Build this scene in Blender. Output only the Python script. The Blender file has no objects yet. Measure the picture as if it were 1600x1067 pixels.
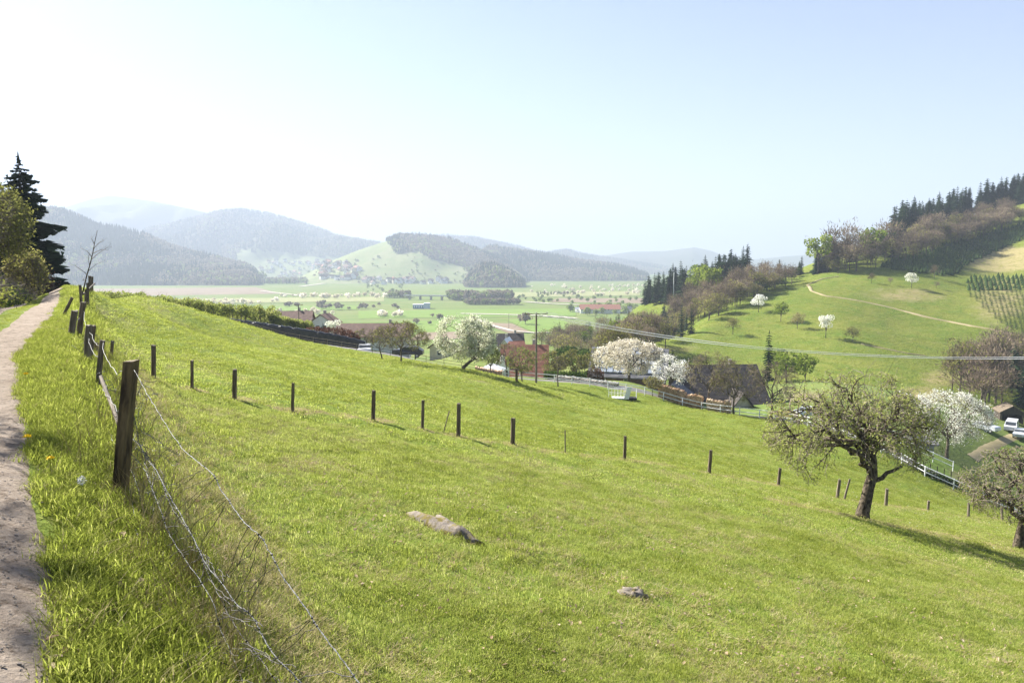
import bpy, math, random
import numpy as np

# ------------------------------------------------------------------ camera, light, exposure
SC = bpy.context.scene
F_PX, PITCH = 1100.0, math.atan((533.5 - 415.0) / 1100.0)
cam_data = bpy.data.cameras.new("camera")
cam_data.sensor_width = 36.0
cam_data.lens = 36.0 * F_PX / 1600.0
cam_data.clip_start = 0.05
cam_data.clip_end = 30000.0
cam = bpy.data.objects.new("camera", cam_data)
SC.collection.objects.link(cam)
cam.location = (0, 0, 0)
cam.rotation_euler = (math.radians(90) - PITCH, 0, 0)
SC.camera = cam

SUN_AZ_LEFT = 50.0     # degrees to the left of the view axis
SUN_EL = 36.0
world = bpy.data.worlds.new("World")
SC.world = world
world.use_nodes = True
wn = world.node_tree
sky = wn.nodes.new("ShaderNodeTexSky")
sky.sky_type = 'NISHITA'
sky.sun_disc = False
sky.sun_elevation = math.radians(SUN_EL)
sky.sun_rotation = math.radians(-SUN_AZ_LEFT)
sky.altitude = 200
sky.air_density = 0.7
sky.dust_density = 0.4
sky.ozone_density = 3.0
tint = wn.nodes.new('ShaderNodeMix'); tint.data_type = 'RGBA'; tint.blend_type = 'MULTIPLY'; tint.inputs[0].default_value = 1.0
tint.inputs[7].default_value = (.92, .83, .84, 1)      # colour multiplier: dims the sky and takes out its cyan cast
wn.links.new(sky.outputs[0], tint.inputs[6]); wn.links.new(tint.outputs[2], wn.nodes["Background"].inputs[0])
wn.nodes["Background"].inputs[1].default_value = 0.051

sun_data = bpy.data.lights.new("sun", 'SUN')
sun_data.energy = 5.0
sun_data.angle = math.radians(0.55)
sun_data.color = (1.0, 0.95, 0.86)
sun = bpy.data.objects.new("sun", sun_data)
SC.collection.objects.link(sun)
a_, e_ = math.radians(SUN_AZ_LEFT), math.radians(SUN_EL)
SUN_DIR = (-math.sin(a_) * math.cos(e_), math.cos(a_) * math.cos(e_), math.sin(e_))
import mathutils
sun.rotation_euler = mathutils.Vector(SUN_DIR).to_track_quat('Z', 'Y').to_euler()

SC.view_settings.view_transform = 'Standard'
SC.view_settings.look = 'None'
SC.view_settings.gamma = 1.0
SC.view_settings.use_curve_mapping = False
SC.view_settings.exposure = 2.25
HAZE_DENSITY = 0.00026
SC.cycles.use_denoising = True
SC.cycles.max_bounces = 5
SC.cycles.diffuse_bounces = 3
SC.cycles.transmission_bounces = 3
SC.cycles.volume_bounces = 1
SC.cycles.use_adaptive_sampling = False

# ------------------------------------------------------------------ helpers
RNG = np.random.default_rng(7)
random.seed(7)
SP, CP = math.sin(PITCH), math.cos(PITCH)

def ray(u, v):
    a = (np.asarray(u, float) - 800.0) / F_PX
    b = (533.5 - np.asarray(v, float)) / F_PX
    y = CP + b * SP
    return a / y, (-SP + b * CP) / y          # x per metre of depth, z per metre of depth

def at(u, v, Y):
    rx, rz = ray(u, v)
    return np.array([float(rx) * Y, Y, float(rz) * Y])

def project(x, y, z):
    f = y * CP - z * SP
    up = y * SP + z * CP
    return 800 + F_PX * x / f, 533.5 - F_PX * up / f

def _hash(ix, iy, s):
    h = (ix * 374761393 + iy * 668265263 + s * 974634777) & 0xFFFFFFFF
    h = ((h ^ (h >> 13)) * 1274126177) & 0xFFFFFFFF
    return ((h ^ (h >> 16)) & 0xFFFF) / 65535.0

def vnoise(x, y, s=0):
    x = np.asarray(x, float); y = np.asarray(y, float)
    ix = np.floor(x).astype(np.int64); iy = np.floor(y).astype(np.int64)
    fx = x - ix; fy = y - iy
    fx = fx * fx * (3 - 2 * fx); fy = fy * fy * (3 - 2 * fy)
    a = _hash(ix, iy, s); b = _hash(ix + 1, iy, s); c = _hash(ix, iy + 1, s); d = _hash(ix + 1, iy + 1, s)
    return (a * (1 - fx) + b * fx) * (1 - fy) + (c * (1 - fx) + d * fx) * fy

def fbm(x, y, s=0, o=4):
    t = 0; a = .5
    for k in range(o):
        t = t + a * (vnoise(x, y, s + k * 17) - .5) * 2; x = x * 2.03; y = y * 2.03; a *= .5
    return t

def sstep(a, b, x):
    t = np.clip((np.asarray(x, float) - a) / (b - a), 0, 1)
    return t * t * (3 - 2 * t)

def tag(o, label=None, cat=None, group=None, kind=None):
    if label: o['label'] = label
    if cat: o['category'] = cat
    if group: o['group'] = group
    if kind: o['kind'] = kind
    return o

def link(o, parent=None):
    SC.collection.objects.link(o)
    if parent is not None: o.parent = parent
    return o

def empty(name, loc, rz=0.0):
    o = bpy.data.objects.new(name, None)
    o.empty_display_size = .2
    o.location = tuple(float(c) for c in loc); o.rotation_euler = (0, 0, rz)
    return link(o)

def mesh_from(name, verts, faces, mat=None, smooth=False):
    me = bpy.data.meshes.new(name)
    if isinstance(verts, np.ndarray): verts = verts.tolist()
    me.from_pydata(verts, [], faces)
    if mat is not None:
        for m_ in (mat if isinstance(mat, (list, tuple)) else [mat]): me.materials.append(m_)
    if smooth: me.polygons.foreach_set('use_smooth', [True] * len(me.polygons))
    me.update()
    return me

class G:
    """collects polygons of one mesh"""
    def __init__(s): s.v = []; s.f = []; s.mi = []; s.cur = 0
    def add(s, vs, fs):
        b = len(s.v); s.v.extend([tuple(map(float, p)) for p in vs])
        s.f.extend([tuple(i + b for i in f) for f in fs]); s.mi.extend([s.cur] * len(fs)); return s
    def quads(s, A):                     # A: N x 4 x 3
        b = len(s.v); n = len(A); s.v.extend(map(tuple, A.reshape(-1, 3).tolist()))
        s.f.extend([(b + 4 * i, b + 4 * i + 1, b + 4 * i + 2, b + 4 * i + 3) for i in range(n)]); s.mi.extend([s.cur] * n); return s
    def tris(s, A):
        b = len(s.v); n = len(A); s.v.extend(map(tuple, A.reshape(-1, 3).tolist()))
        s.f.extend([(b + 3 * i, b + 3 * i + 1, b + 3 * i + 2) for i in range(n)]); s.mi.extend([s.cur] * n); return s
    def box(s, c, d, rz=0, jit=0):
        cx, cy, cz = c; x, y, z = d[0] / 2, d[1] / 2, d[2] / 2
        cr, sr = math.cos(rz), math.sin(rz)
        vs = []
        for k in (-1, 1):
            for (i, j) in ((-1, -1), (1, -1), (1, 1), (-1, 1)):
                px, py = i * x + random.uniform(-jit, jit), j * y + random.uniform(-jit, jit)
                vs.append((cx + px * cr - py * sr, cy + px * sr + py * cr, cz + k * z + random.uniform(-jit, jit)))
        return s.add(vs, [(3, 2, 1, 0), (4, 5, 6, 7), (0, 1, 5, 4), (1, 2, 6, 5), (2, 3, 7, 6), (3, 0, 4, 7)])
    def tube(s, pts, rad, n=4, cap=True):
        pts = np.asarray(pts, float); m = len(pts)
        rad = np.broadcast_to(np.asarray(rad, float), (m,))
        T = np.gradient(pts, axis=0); T /= (np.linalg.norm(T, axis=1, keepdims=True) + 1e-9)
        ref = np.array([0.31, 0.2, 1.0]) if abs(T[0][2]) < .9 else np.array([1.0, 0.1, 0.0])
        U = np.cross(T, ref); U /= (np.linalg.norm(U, axis=1, keepdims=True) + 1e-9)
        W = np.cross(T, U)
        an = np.arange(n) * 2 * math.pi / n
        V = pts[:, None, :] + rad[:, None, None] * (np.cos(an)[None, :, None] * U[:, None, :] + np.sin(an)[None, :, None] * W[:, None, :])
        b = len(s.v); s.v.extend(map(tuple, V.reshape(-1, 3).tolist()))
        fs = []
        for i in range(m - 1):
            o = b + i * n
            for k in range(n):
                k2 = (k + 1) % n
                fs.append((o + k, o + k2, o + n + k2, o + n + k))
        if cap:
            fs.append(tuple(b + k for k in reversed(range(n)))); fs.append(tuple(b + (m - 1) * n + k for k in range(n)))
        s.f.extend(fs); s.mi.extend([s.cur] * len(fs)); return s
    def mesh(s, name, mat, smooth=False):
        me = mesh_from(name, s.v, s.f, mat, smooth)
        if isinstance(mat, (list, tuple)) and len(mat) > 1: me.polygons.foreach_set('material_index', s.mi)
        return me
    def build(s, name, mat, parent=None, smooth=False, loc=None):
        o = bpy.data.objects.new(name, s.mesh(name, mat, smooth))
        if loc is not None: o.location = tuple(float(c) for c in loc)
        return link(o, parent)

def copy_tree(root, loc=None, rz=None, scale=None, label=None, group=None, cat=None, name=None):
    r = root.copy()
    SC.collection.objects.link(r)
    if name: r.name = name
    if loc is not None: r.location = tuple(float(c) for c in loc)
    if rz is not None: r.rotation_euler = (0, 0, rz)
    if scale is not None: r.scale = scale if isinstance(scale, (tuple, list)) else (scale,) * 3
    if label: r['label'] = label
    if group: r['group'] = group
    if cat: r['category'] = cat
    for ch in list(root.children):
        c = ch.copy(); SC.collection.objects.link(c); c.parent = r
        for g in list(ch.children):
            d = g.copy(); SC.collection.objects.link(d); d.parent = c
    return r

# ------------------------------------------------------------------ materials
def new_mat(name):
    m = bpy.data.materials.new(name); m.use_nodes = True
    nt = m.node_tree; nt.nodes.clear()
    out = nt.nodes.new("ShaderNodeOutputMaterial")
    return m, nt, out

def N(nt, typ, **kw):
    n = nt.nodes.new(typ)
    for k, v in kw.items():
        if k.startswith('_'): setattr(n, k[1:], v)
        else: n.inputs[k.replace('__', ' ')].default_value = v
    return n

def noise(nt, vec, scale, detail=3.0, rough=.55, dist=0.0):
    n = nt.nodes.new("ShaderNodeTexNoise")
    n.inputs['Scale'].default_value = scale; n.inputs['Detail'].default_value = detail
    n.inputs['Roughness'].default_value = rough; n.inputs['Distortion'].default_value = dist
    nt.links.new(vec, n.inputs['Vector']); return n.outputs['Fac']

def ramp(nt, fac, stops, mode='LINEAR'):
    r = nt.nodes.new("ShaderNodeValToRGB"); r.color_ramp.interpolation = mode
    e = r.color_ramp.elements
    while len(e) < len(stops): e.new(.5)
    for i, (p, c) in enumerate(stops):
        e[i].position = p; e[i].color = (*c, 1) if len(c) == 3 else c
    nt.links.new(fac, r.inputs[0]); return r.outputs[0]

def mixc(nt, fac, a, b, typ='MIX'):
    m = nt.nodes.new("ShaderNodeMix"); m.data_type = 'RGBA'; m.blend_type = typ
    for sock, val in ((m.inputs[0], fac), (m.inputs[6], a), (m.inputs[7], b)):
        if hasattr(val, 'is_linked') or hasattr(val, 'links'): nt.links.new(val, sock)
        elif isinstance(val, (int, float)): sock.default_value = val
        else: sock.default_value = (*val, 1)
    return m.outputs[2]

def world_pos(nt):
    return nt.nodes.new("ShaderNodeNewGeometry").outputs['Position']

def scaled(nt, vec, s):
    n = nt.nodes.new("ShaderNodeVectorMath"); n.operation = 'MULTIPLY'
    nt.links.new(vec, n.inputs[0]); n.inputs[1].default_value = s; return n.outputs[0]

def principled(nt, out, col, rough=.9, bump=None, bump_d=.02, spec=.25, metallic=0):
    p = nt.nodes.new("ShaderNodeBsdfPrincipled")
    if hasattr(col, 'links'): nt.links.new(col, p.inputs['Base Color'])
    else: p.inputs['Base Color'].default_value = (*col, 1)
    p.inputs['Roughness'].default_value = rough
    p.inputs['Specular IOR Level'].default_value = spec
    p.inputs['Metallic'].default_value = metallic
    if bump is not None:
        b = nt.nodes.new("ShaderNodeBump"); b.inputs['Distance'].default_value = bump_d; b.inputs['Strength'].default_value = 1.0
        nt.links.new(bump, b.inputs['Height']); nt.links.new(b.outputs[0], p.inputs['Normal'])
    nt.links.new(p.outputs[0], out.inputs[0]); return p

def surf(name, c1, c2, scale=2.0, rough=.85, bump_d=.01, stretch=(1, 1, 1), spec=.25, metallic=0, detail=4, obj=True, lo=.35, hi=.65):
    """weathered solid: two colours mixed by noise in object space"""
    m, nt, out = new_mat(name)
    tc = nt.nodes.new("ShaderNodeTexCoord")
    vec = scaled(nt, tc.outputs['Object'] if obj else world_pos(nt), stretch)
    f = noise(nt, vec, scale, detail, .6)
    col = ramp(nt, f, [(lo, c1), (hi, c2)])
    principled(nt, out, col, rough, noise(nt, vec, scale * 4, 3), bump_d, spec, metallic)
    return m

def leafmat(name, c1, c2, c3=None, transl=.45, nscale=.7, rough=.75):
    """foliage: colour varies from thing to thing and from leaf to leaf; lets light through"""
    m, nt, out = new_mat(name)
    pos = world_pos(nt)
    f = noise(nt, pos, nscale, 2)
    oi = nt.nodes.new("ShaderNodeObjectInfo")
    ge = nt.nodes.new("ShaderNodeNewGeometry")
    mm = nt.nodes.new("ShaderNodeMath"); mm.operation = 'ADD'
    nt.links.new(f, mm.inputs[0]); nt.links.new(oi.outputs['Random'], mm.inputs[1])
    m2 = nt.nodes.new("ShaderNodeMath"); m2.operation = 'ADD'
    nt.links.new(mm.outputs[0], m2.inputs[0]); nt.links.new(ge.outputs['Random Per Island'], m2.inputs[1])
    m3 = nt.nodes.new("ShaderNodeMath"); m3.operation = 'DIVIDE'; m3.inputs[1].default_value = 3.0
    nt.links.new(m2.outputs[0], m3.inputs[0])
    st = [(.25, c1), (.62, c2)] + ([(.78, c3)] if c3 else [])
    col = ramp(nt, m3.outputs[0], st)
    d = nt.nodes.new("ShaderNodeBsdfDiffuse"); t = nt.nodes.new("ShaderNodeBsdfTranslucent")
    nt.links.new(col, d.inputs[0]); nt.links.new(col, t.inputs[0])
    mx = nt.nodes.new("ShaderNodeMixShader"); mx.inputs[0].default_value = transl
    nt.links.new(d.outputs[0], mx.inputs[1]); nt.links.new(t.outputs[0], mx.inputs[2])
    nt.links.new(mx.outputs[0], out.inputs[0])
    return m

M = {}
M['wood'] = surf('weathered_wood', (.05, .038, .027), (.22, .175, .125), 9, stretch=(1, 1, .12), bump_d=.01)
M['wood_moss'] = surf('mossy_post_wood', (.03, .02, .012), (.17, .125, .06), 14, stretch=(1, 1, .18), bump_d=.012)
M['wood_pale'] = surf('bleached_wood', (.10, .08, .06), (.26, .22, .17), 10, stretch=(1, 1, .1))
M['wire'] = surf('galvanised_wire', (.06, .062, .065), (.17, .175, .18), 20, rough=.6, spec=.3)
M['wire_old'] = surf('rusted_dark_wire', (.035, .03, .03), (.12, .11, .10), 25, rough=.6)
M['bark'] = surf('bark', (.035, .027, .02), (.16, .13, .10), 7, stretch=(1, 1, .35), bump_d=.03)
M['bark_lichen'] = surf('lichen_bark', (.03, .022, .015), (.15, .12, .085), 9, stretch=(1, 1, .5), bump_d=.04, lo=.4, hi=.62)
M['twig'] = surf('twig_bark', (.11, .085, .065), (.24, .195, .15), 3, obj=False)
M['twig_pale'] = surf('pale_twig_bark', (.15, .12, .095), (.32, .27, .21), 3, obj=False)
M['bare_twigs'] = leafmat('bare_twigs', (.085, .065, .05), (.22, .17, .125), (.36, .29, .20), .3, .05)
M['olive_leaf'] = leafmat('olive_bud_leaves', (.14, .15, .04), (.24, .235, .065), (.30, .26, .12), .5)
M['bud_leaf'] = leafmat('fresh_bud_leaves', (.18, .22, .05), (.32, .36, .09), (.40, .41, .16), .5)
M['bright_leaf'] = leafmat('bright_spring_leaves', (.09, .14, .02), (.19, .25, .035), (.27, .32, .05), .5)
M['dark_leaf'] = leafmat('dark_shrub_leaves', (.03, .06, .015), (.07, .11, .025), None, .35)
M['needle'] = leafmat('spruce_needles', (.012, .026, .014), (.032, .055, .026), (.05, .075, .034), .15, .15)
M['needle_young'] = leafmat('young_conifer_needles', (.025, .05, .018), (.06, .10, .03), None, .2, .15)  # lighter green needles of the young firs
M['blossom_white'] = leafmat('white_blossom', (.40, .46, .22), (.68, .69, .54), (.84, .84, .76), .4, 1.2)
M['blossom_snow'] = leafmat('snow_white_blossom', (.55, .57, .42), (.82, .82, .75), (.9, .9, .88), .4, 1.2)
M['blossom_pink'] = leafmat('pinkish_blossom', (.50, .45, .30), (.80, .75, .64), (.9, .86, .80), .4, 1.2)
M['brown_leaf'] = leafmat('brown_hedge_leaves', (.07, .035, .025), (.18, .10, .07), (.25, .16, .10), .35, 1.5)
M['plaster'] = surf('white_plaster', (.66, .65, .62), (.78, .77, .75), 1.0)
M['plaster_cream'] = surf('cream_plaster', (.52, .46, .32), (.64, .58, .42), 1.0)
M['white_paint'] = surf('white_paint', (.62, .63, .64), (.80, .81, .82), 3, rough=.5)
M['glass'] = surf('window_glass', (.03, .035, .04), (.07, .08, .09), .5, rough=.15, spec=.6)
M['asphalt'] = surf('asphalt', (.10, .095, .09), (.17, .16, .15), .8, obj=False)
M['concrete'] = surf('concrete', (.28, .27, .25), (.42, .40, .37), 1.2)
M['black_sheet'] = surf('black_plastic_sheet', (.008, .009, .011), (.03, .03, .035), 2.5, rough=.38, bump_d=.05, spec=.5)
M['firewood'] = leafmat('split_firewood', (.30, .19, .11), (.50, .37, .24), (.62, .50, .36), 0, 1.0)
M['metal'] = surf('bare_metal', (.45, .46, .47), (.65, .66, .67), 2, rough=.4, metallic=.7)
M['rubber'] = surf('black_rubber', (.015, .015, .015), (.03, .03, .03), 4)
M['blue_sheet'] = surf('blue_cladding', (.06, .17, .33), (.10, .24, .42), .5, rough=.5)

def tile_mat(name, c1, c2, rows=3.2):
    m, nt, out = new_mat(name)
    tc = nt.nodes.new("ShaderNodeTexCoord")
    w = nt.nodes.new("ShaderNodeTexWave"); w.bands_direction = 'Z'; w.inputs['Scale'].default_value = rows / 2
    w.inputs['Distortion'].default_value = .3
    nt.links.new(tc.outputs['Object'], w.inputs['Vector'])
    f = noise(nt, tc.outputs['Object'], 1.3, 5, .65)
    col = ramp(nt, f, [(.3, c1), (.7, c2)])
    principled(nt, out, col, .85, w.outputs['Fac'], .05)
    return m
M['tile_red'] = tile_mat('red_roof_tiles', (.19, .075, .05), (.34, .15, .10))
M['tile_dark'] = tile_mat('dark_roof_tiles', (.035, .03, .03), (.095, .08, .075))
M['tile_brown'] = tile_mat('brown_roof_tiles', (.12, .075, .06), (.22, .14, .11))
M['tile_grey'] = tile_mat('grey_roof_tiles', (.10, .10, .11), (.19, .19, .20))

def ground_mat(name, g1, g2, g3, dry, soil, big=.05, mid=.5, fine=14, bump_d=.05, use_dry=True):
    m, nt, out = new_mat(name)
    pos = world_pos(nt)
    f1 = noise(nt, pos, big, 4, .6); f2 = noise(nt, pos, mid, 5, .62, .4); f3 = noise(nt, pos, fine, 4, .7)
    a = ramp(nt, f1, [(.3, g1), (.7, g2)])
    b = mixc(nt, ramp(nt, f2, [(.42, (0, 0, 0)), (.62, (1, 1, 1))]), a, g3)
    c = mixc(nt, ramp(nt, f3, [(.5, (0, 0, 0)), (.78, (.75, .75, .75))]), b, dry)
    if use_dry:
        at_ = nt.nodes.new("ShaderNodeAttribute"); at_.attribute_name = 'dry'
        mul = nt.nodes.new("ShaderNodeMath"); mul.operation = 'MULTIPLY_ADD'
        nt.links.new(f2, mul.inputs[0]); mul.inputs[1].default_value = 1.2
        sub = nt.nodes.new("ShaderNodeMath"); sub.operation = 'SUBTRACT'; nt.links.new(at_.outputs['Fac'], sub.inputs[0]); sub.inputs[1].default_value = .62
        nt.links.new(sub.outputs[0], mul.inputs[2])
        mk = ramp(nt, mul.outputs[0], [(.35, (0, 0, 0)), (.75, (1, 1, 1))])
        so = mixc(nt, f3, soil, dry)
        c = mixc(nt, mk, c, so)
    bm = nt.nodes.new("ShaderNodeMath"); bm.operation = 'ADD'; nt.links.new(f3, bm.inputs[0]); nt.links.new(f2, bm.inputs[1])
    principled(nt, out, c, 1.0, bm.outputs[0], bump_d, .05)
    return m
M['meadow'] = ground_mat('meadow_ground', (.135, .175, .028), (.16, .19, .036), (.115, .17, .024), (.26, .24, .09), (.20, .155, .085))
M['hill'] = ground_mat('hill_grass', (.115, .155, .024), (.165, .178, .036), (.095, .145, .02), (.23, .215, .075), (.30, .24, .14), .016, .11, 1.1, .5)
M['valley'] = ground_mat('valley_grass', (.12, .165, .04), (.16, .175, .06), (.10, .155, .035), (.19, .18, .085), (.25, .19, .13), .006, .03, .5, .2)
M['forest_floor'] = ground_mat('forest_floor', (.055, .06, .03), (.09, .08, .05), (.05, .065, .03), (.12, .10, .07), (.1, .08, .06), .004, .02, .1, .3, False)
# ------------------------------------------------------------------ terrain height
PD = np.array([-60, -30, -14, -8, -4.6, -3.3, -2.75, -.35, .36, 1.2, 2.3, 3.2, 60, 300], float)
PZ = np.array([11, 7.5, 4.2, 2.6, .2, -1.35, -1.65, -1.65, -2.17, -2.85, -3.72, -4.06, -19.4, -84.2], float)

def prof(d):
    d = np.asarray(d, float)
    return (np.interp(d - .25, PD, PZ) + np.interp(d + .25, PD, PZ) + np.interp(d, PD, PZ)) / 3

def wfade(x, y): return 1 - sstep(100, 165, np.hypot(x, y))

CTRL = []
def cpx(u, v, Y):
    p = at(u, v, Y); CTRL.append((p[0], p[1], p[2]))
def cw(x, y, z): CTRL.append((x, y, z))
def plane_z(x, y): return float(prof(.85 * x + .53 * y))
for (x, y) in [(0, 3), (-2, 4), (-4, 6), (2, 5), (5, 8), (0, 10), (-6, 9), (-9, 14), (-12, 19), (-16, 26), (-5, 16), (3, 18), (10, 14), (14, 22), (4, 28), (-6, 26),
               (-12, 30), (16, 33), (22, 30), (8, 38), (-20, 34), (-4, 38), (30, 42), (20, 46), (45, 60), (52, 50), (30, 20), (60, 30), (-10, 10), (-16, 16), (-25, 25), (-22, 36.5), (-6, -2), (6, -4), (20, 0), (-15, 0)]:
    cw(x, y, plane_z(x, y))
# crest and lower edge of the meadow
for p in [(112, 456, 45), (142, 456, 45), (145, 457, 55), (200, 464, 66), (265, 482, 78), (330, 502, 97), (450, 529, 92), (570, 554, 86), (700, 574, 85), (838, 601, 88), (970, 626, 85),
          (1100, 643, 83), (1200, 660, 79), (1450, 748, 65), (1505, 772, 63.5), (1566, 799, 61.5), (627, 566, 73), (728, 577, 77), (807, 598, 72), (300, 521, 55), (450, 560, 50), (600, 600, 45), (800, 640, 50), (1000, 670, 55),
          (900, 594, 97), (1030, 612, 98), (815, 588, 116), (985, 597, 106), (1120, 636, 118), (1060, 632, 96), (1320, 668, 100), (1450, 690, 110), (1495, 725, 76), (1590, 677, 125), (1570, 662, 138),
          (1420, 628, 150), (1400, 602, 178), (1540, 608, 190), (1620, 600, 220), (1240, 640, 112),
          (1300, 590, 185), (1200, 600, 150), (1330, 520, 240), (1145, 525, 250), (1060, 560, 215), (1185, 487, 285), (1220, 502, 265), (1270, 452, 315), (1400, 492, 275), (1500, 515, 255), (1330, 433, 335), (1450, 433, 335), (1600, 433, 335),
          (1600, 520, 250), (1560, 402, 385), (1480, 395, 385), (1420, 385, 400), (1400, 378, 415), (1500, 345, 450), (1600, 312, 480), (1760, 280, 500), (1800, 500, 270), (1900, 700, 150),
          (1290, 415, 380), (1000, 478, 430), (1060, 462, 410), (1160, 435, 400), (1230, 432, 380), (1170, 470, 310), (1100, 508, 270), (1035, 537, 250), (960, 513, 400), (905, 532, 350),
          (960, 560, 200), (900, 562, 240), (860, 573, 160), (760, 574, 200), (690, 575, 150), (600, 556, 140), (850, 534, 400), (990, 540, 225)]:
    cpx(*p)
for (x, y, z) in [(-38, 61, -2.9), (-51, 82, -5.2), (-60, 82, -5.4), (-62, 112, -8.8), (-50, 115, -10.0), (-36, 115, -11.5), (-20, 105, -12.8), (-70, 120, -8.8),
                  (-75, 160, -18), (-40, 160, -19), (-10, 160, -19), (-110, 300, -40), (-200, 250, -38), (0, 300, -37), (60, 300, -42), (-250, 500, -54), (-100, 500, -54), (0, 500, -54), (100, 500, -54),
                  (-100, 60, 3), (-150, 100, -3), (-140, 30, 12), (-300, 100, -20), (-400, 400, -54), (-8, 96, -14), (-30, 108, -12),
                  (180, 600, -45), (300, 650, -10), (450, 650, 30), (500, 500, 60), (350, 350, 10), (350, 150, -20), (200, 50, -42), (200, -60, -50), (150, 560, -50)]:
    cw(x, y, z)
C_ = np.array(CTRL)

def warp(x, y):
    r = np.hypot(x, y) + 1e-9
    k = 10 * np.log1p(r / 25.0) / r
    return x * k, y * k
cx_, cy_ = warp(C_[:, 0], C_[:, 1])
cr_ = C_[:, 2] - wfade(C_[:, 0], C_[:, 1]) * prof(.85 * C_[:, 0] + .53 * C_[:, 1])
def _U(r2): return r2 * np.log(r2 + 1e-9)
n_ = len(C_)
K_ = _U((cx_[:, None] - cx_[None]) ** 2 + (cy_[:, None] - cy_[None]) ** 2) + np.eye(n_) * .02
P_ = np.c_[np.ones(n_), cx_, cy_]
A_ = np.block([[K_, P_], [P_.T, np.zeros((3, 3))]])
S_ = np.linalg.solve(A_, np.r_[cr_, np.zeros(3)])

def base_h(x, y):
    x = np.atleast_1d(np.asarray(x, float)); y = np.atleast_1d(np.asarray(y, float))
    out = np.empty(x.shape).ravel(); xf = x.ravel(); yf = y.ravel()
    for i in range(0, len(xf), 20000):
        xs, ys = xf[i:i + 20000], yf[i:i + 20000]
        wx, wy = warp(xs, ys)
        z = S_[n_] + S_[n_ + 1] * wx + S_[n_ + 2] * wy
        z = z + _U((wx[:, None] - cx_[None]) ** 2 + (wy[:, None] - cy_[None]) ** 2) @ S_[:n_]
        z = z + wfade(xs, ys) * prof(.85 * xs + .53 * ys)
        r = np.hypot(xs, ys)
        t = sstep(560, 880, r)
        z = z * (1 - t) - 57.0 * t
        back = sstep(0, -60, ys); z = z * (1 - back) + back * np.clip(z, -40, 5)
        out[i:i + 20000] = np.maximum(z, -57.0)
    return out.reshape(x.shape)

def detail(x, y):
    r = np.hypot(x, y); d = .85 * x + .53 * y
    on = sstep(.2, 1.5, d) * (1 - sstep(90, 200, r))
    b = fbm(x * .45, y * .45, 3) * .10 + fbm(x * 1.7, y * 1.7, 5, 3) * .06 * (1 - sstep(20, 45, r))
    # small steps trodden along the slope of the far field
    s_ = np.sin((d + fbm(x * .2, y * .2, 9) * 1.6) * 4.2) * .07 * sstep(18, 26, r) * (1 - sstep(60, 90, r)) * sstep(.1, .5, fbm(x * .12, y * .12, 21) + .25)
    verge = fbm(x * 2.2, y * 2.2, 8, 3) * .02
    far = fbm(x * .02, y * .02, 31) * 2.0 * sstep(150, 320, r) * (1 - sstep(500, 800, r))
    return (b + s_) * on + verge * (1 - on) * (1 - sstep(60, 120, r)) + far

def H(x, y):
    return base_h(x, y) + detail(np.asarray(x, float), np.asarray(y, float))

def hz(x, y): return float(H(np.array([x]), np.array([y]))[0])

_T = np.geomspace(1.2, 1400, 900)
def hit(u, v, ymin=0.0, ymax=1400.0):
    """where the view ray through (u, v) first meets the ground"""
    rx, rz = ray(u, v)
    T = _T[(_T >= ymin) & (_T <= ymax)]
    if ymin >= 90: T = T[::3]
    h = H(rx * T, T); g = rz * T - h
    k = np.where((g[1:] <= 0) & (g[:-1] > 0))[0]
    if len(k) == 0:
        i = int(np.argmin(np.abs(g))); Y = T[i]
    else:
        i = k[0]; Y = T[i] + (T[i + 1] - T[i]) * g[i] / (g[i] - g[i + 1])
    x = float(rx * Y); return np.array([x, float(Y), hz(x, Y)])

def ground(u, Y):
    rx, _ = ray(u, 500.0); x = float(rx) * Y
    return np.array([x, Y, hz(x, Y)])

# road line along the foot of the meadow
ROAD_PX = [(300, 105), (330, 101), (450, 97), (570, 92), (700, 92), (838, 95), (970, 92), (1100, 90), (1200, 86), (1330, 75.5), (1450, 67.5), (1566, 64), (1680, 62)]
ROAD = np.array([[float(ray(u, 560)[0]) * Y, Y] for u, Y in ROAD_PX])
def road_y(x): return np.interp(x, ROAD[:, 0], ROAD[:, 1])

# dry / bare ground mask
LINES = []
def dist_line(x, y, pts):
    dmin = np.full(np.shape(x), 1e9)
    for (a, b) in zip(pts[:-1], pts[1:]):
        ax, ay = a; bx, by = b; L = (bx - ax) ** 2 + (by - ay) ** 2 + 1e-9
        t = np.clip(((x - ax) * (bx - ax) + (y - ay) * (by - ay)) / L, 0, 1)
        dmin = np.minimum(dmin, np.hypot(x - ax - t * (bx - ax), y - ay - t * (by - ay)))
    return dmin
FENCE_PX = [(173, 564), (240, 592), (300, 607), (366, 624), (457, 643), (583, 657), (660, 670), (716, 681), (801, 693), (883, 707), (976, 718), (1108, 739), (1216, 758), (1308, 778), (1384, 790), (1450, 797), (1513, 807), (1566, 812)]
FENCE_TOP = [(176, 532), (240, 539), (300, 563), (367, 577), (458, 598), (584, 610), (661, 625), (717, 630), (802, 653), (883, 672), (977, 681), (1111, 703), (1219, 731), (1312, 749), (1386, 763), (1451, 782), (1514, 785), (1565, 791)]
FENCE_P = [hit(u, v) for u, v in FENCE_PX]
for p_ in FENCE_P: print('post', [round(float(c), 1) for c in p_])
fence_line = [(p[0], p[1]) for p in FENCE_P]
_wear = [hit(*p)[:2] for p in [(1215, 783), (1270, 792), (1345, 810), (1430, 828), (1520, 842), (1620, 870)]]
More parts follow.
